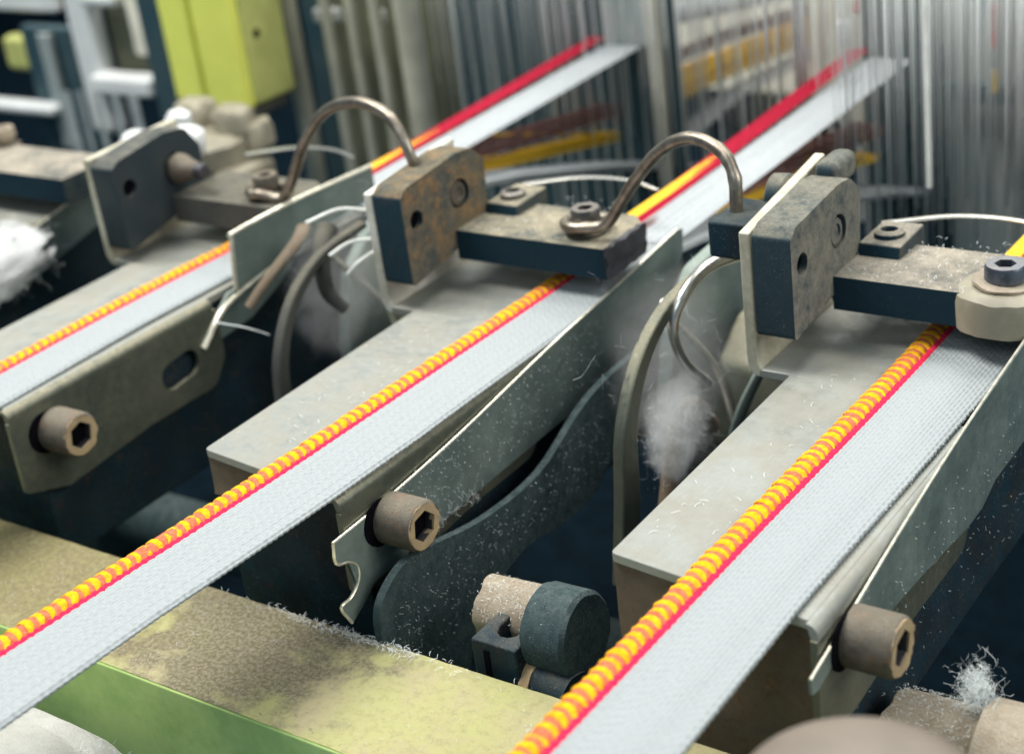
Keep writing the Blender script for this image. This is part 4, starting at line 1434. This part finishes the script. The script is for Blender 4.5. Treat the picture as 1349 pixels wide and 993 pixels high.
def tuft(name, c, r, n, ln, label, seed, mat='lint', flat=(1, 1, 1), w=0.008, soft=0.0, body='fluff'):
    rnd = random.Random(seed)
    bm = bmesh.new()
    for i in range(n):
        d = Vector((rnd.gauss(0, 1), rnd.gauss(0, 1), rnd.gauss(0, 1)))
        p = Vector(c) + Vector((d.x * flat[0], d.y * flat[1], d.z * flat[2])) * r * 0.45
        v = Vector((rnd.gauss(0, 1), rnd.gauss(0, 1), rnd.gauss(0, 1))).normalized()
        s = Vector((rnd.gauss(0, 1), rnd.gauss(0, 1), rnd.gauss(0, 1))).normalized() * w
        prev = None
        L = ln * rnd.uniform(0.5, 1.3)
        for j in range(5):
            a, b = bm.verts.new(p - s), bm.verts.new(p + s)
            if prev:
                bm.faces.new((prev[0], prev[1], b, a))
            prev = (a, b)
            v = (v + Vector((rnd.gauss(0, 1), rnd.gauss(0, 1), rnd.gauss(0, 1))) * 0.8).normalized()
            p = p + v * L / 5
    o = finish(bm, name, mat, sharp=180)
    if soft:
        bm = bmesh.new()
        bmesh.ops.create_icosphere(bm, subdivisions=3, radius=1.0)
        for v in bm.verts:
            v.co = Vector((v.co.x * flat[0], v.co.y * flat[1], v.co.z * flat[2])) * r * soft + Vector(c)
        h = finish(bm, 'soft_body', body, sharp=180)
        h.parent = o
    return tag(o, label, 'lint')


tuft('lint_tuft', (15.75, 2.25, -2.65), 0.34, 900, 0.42, 'white tuft of lint standing on the shaft at lower right', 1, flat=(0.8, 0.8, 1.5), w=0.0028)
tuft('lint_cloud', (-13.7, 5.2, 0.25), 1.5, 1600, 0.5, 'big soft white cloud of lint at the left edge', 2, flat=(0.6, 1.3, 0.6), w=0.003, soft=1.25)
tuft('lint_cloud', (7.2, 7.2, -1.7), 1.0, 700, 0.45, 'soft white lint puff in the gap left of the right guide', 3, flat=(0.6, 1.2, 1.1), w=0.002, soft=1.3, body='puff')


tuft('lint_fluff', (2.6, -6.2, -2.9), 0.5, 900, 0.4, 'thin white fluff on the edge of the padded roll', 4, flat=(2.2, 0.6, 0.6), w=0.004)

tuft('haze_wisp', (6.6, 8.4, -0.6), 1.9, 60, 0.9, 'thin haze volume added over the levers left of the right guide', 5, flat=(0.7, 1.1, 1.0), w=0.002, soft=1.3, body='wisp')  # added haze volume with a few fibres, softens the levers
tuft('haze_wisp', (-3.4, 8.6, -0.2), 1.8, 60, 0.9, 'thin haze volume added left of the middle clamp block', 6, flat=(0.7, 1.1, 1.0), w=0.002, soft=1.3, body='wisp')  # second added haze volume, softens the left gap


def scatter():
    rnd = random.Random(11)
    bm = bmesh.new()

    def fibre(p, nrm, ln):
        nrm = Vector(nrm)
        u, v = frame_of(nrm)
        a = rnd.uniform(0, 2 * PI)
        d = u * math.cos(a) + v * math.sin(a)
        w = nrm.cross(d) * 0.0035
        p = Vector(p) + nrm * 0.012
        prev = None
        cur = rnd.uniform(-0.6, 0.6)
        for j in range(5):
            h = nrm * (0.03 * math.sin(j / 4 * PI) * rnd.uniform(0.3, 1.3))
            A, B = bm.verts.new(p - w + h), bm.verts.new(p + w + h)
            if prev:
                bm.faces.new((prev[0], prev[1], B, A))
            prev = (A, B)
            d = (d + nrm.cross(d) * cur * 0.5).normalized()
            p = p + d * ln / 4
    for i in range(700):                         # curved casting face
        y, z = rnd.uniform(-0.4, 7.6), rnd.uniform(-4.4, -1.3)
        lo = -3.3 if y > 3 else -3.3 - (3 - y) * 0.45
        if z > -2.25 and y < 5.5 or z > -1.9 or z < lo:
            continue
        fibre((4.9, y, z), (1, 0, 0), rnd.choice((0.015, 0.02, 0.025, 0.03, 0.04, 0.06, 0.12)))
    for i in range(420):                         # guard of the middle guide
        y = rnd.uniform(1, 9)
        fibre((4.29, y, rnd.uniform(-1.75, -0.55 + 0.06 * y)), (1, 0, 0), rnd.choice((0.015, 0.02, 0.03, 0.04, 0.05, 0.09)))
    for i in range(60):                          # lower edge of that guard
        fibre((4.3, rnd.uniform(1.2, 3.6), -1.95 + rnd.uniform(-.1, .1)), (1, 0, 0), 0.22)
    for i in range(90):                         # right guard and its block
        fibre((14.3, rnd.uniform(0.5, 9), rnd.uniform(-1.6, -0.2)), (1, 0, 0), rnd.choice((0.02, 0.03, 0.05, 0.08)))
    for i in range(110):
        fibre((13.95, rnd.uniform(0.5, 10), rnd.uniform(-3.9, -1.9)), (1, 0, 0), rnd.choice((0.02, 0.03, 0.05, 0.08, 0.16)))
    for i in range(500):                         # beam top
        fibre((rnd.uniform(-8, 10), rnd.uniform(-3.7, -0.8), -2.985), (0, 0, 1), rnd.choice((0.02, 0.03, 0.05, 0.10)))
    for i in range(300):                         # back edge of the beam
        fibre((rnd.gauss(4.2, 1.2), rnd.uniform(-0.95, -0.7), -2.97), (0, -0.3, 1), 0.12)
    for i in range(200):                         # arm tops
        k = rnd.choice((0, 10))
        fibre((k + rnd.uniform(0.2, 3.2), rnd.uniform(9.2, 11.9), 1.44 + (0.09 if k else 0)), (0, 0, 1), rnd.choice((0.06, 0.1, 0.16)))
    for i in range(80):
        k = rnd.choice((0, 10))
        fibre((k + rnd.uniform(0.1, 1.8), rnd.uniform(0.3, 8), 0.0), (0, 0, 1), rnd.choice((0.06, 0.1, 0.18)))
    for i in range(500):                         # felted shafts
        a = rnd.uniform(0.2, PI - 0.2)
        x = rnd.uniform(14.3, 16)
        nn = Vector((0, math.cos(a), math.sin(a)))
        fibre(Vector((x, 2.03, -4.1)) + nn * 1.02, nn, 0.08)
    for i in range(160):
        a = rnd.uniform(0.4, PI)
        nn = Vector((0, math.cos(a), math.sin(a)))
        fibre(Vector((rnd.uniform(6.3, 8), 0.93, -2.72)) + nn * 0.62, nn, 0.07)
    # long stray fibre hanging off the left guide
    tube(bm, [(-4.4, 4.9, 0.1), (-4.1, 5.5, -0.25), (-4.0, 6.2, -0.75)], 0.018, 4, 5)
    o = finish(bm, 'lint_fibres', 'lint', sharp=180, kind='stuff')
    tag(o, 'fine white lint fibres scattered over the dusty metal', 'lint')


scatter()
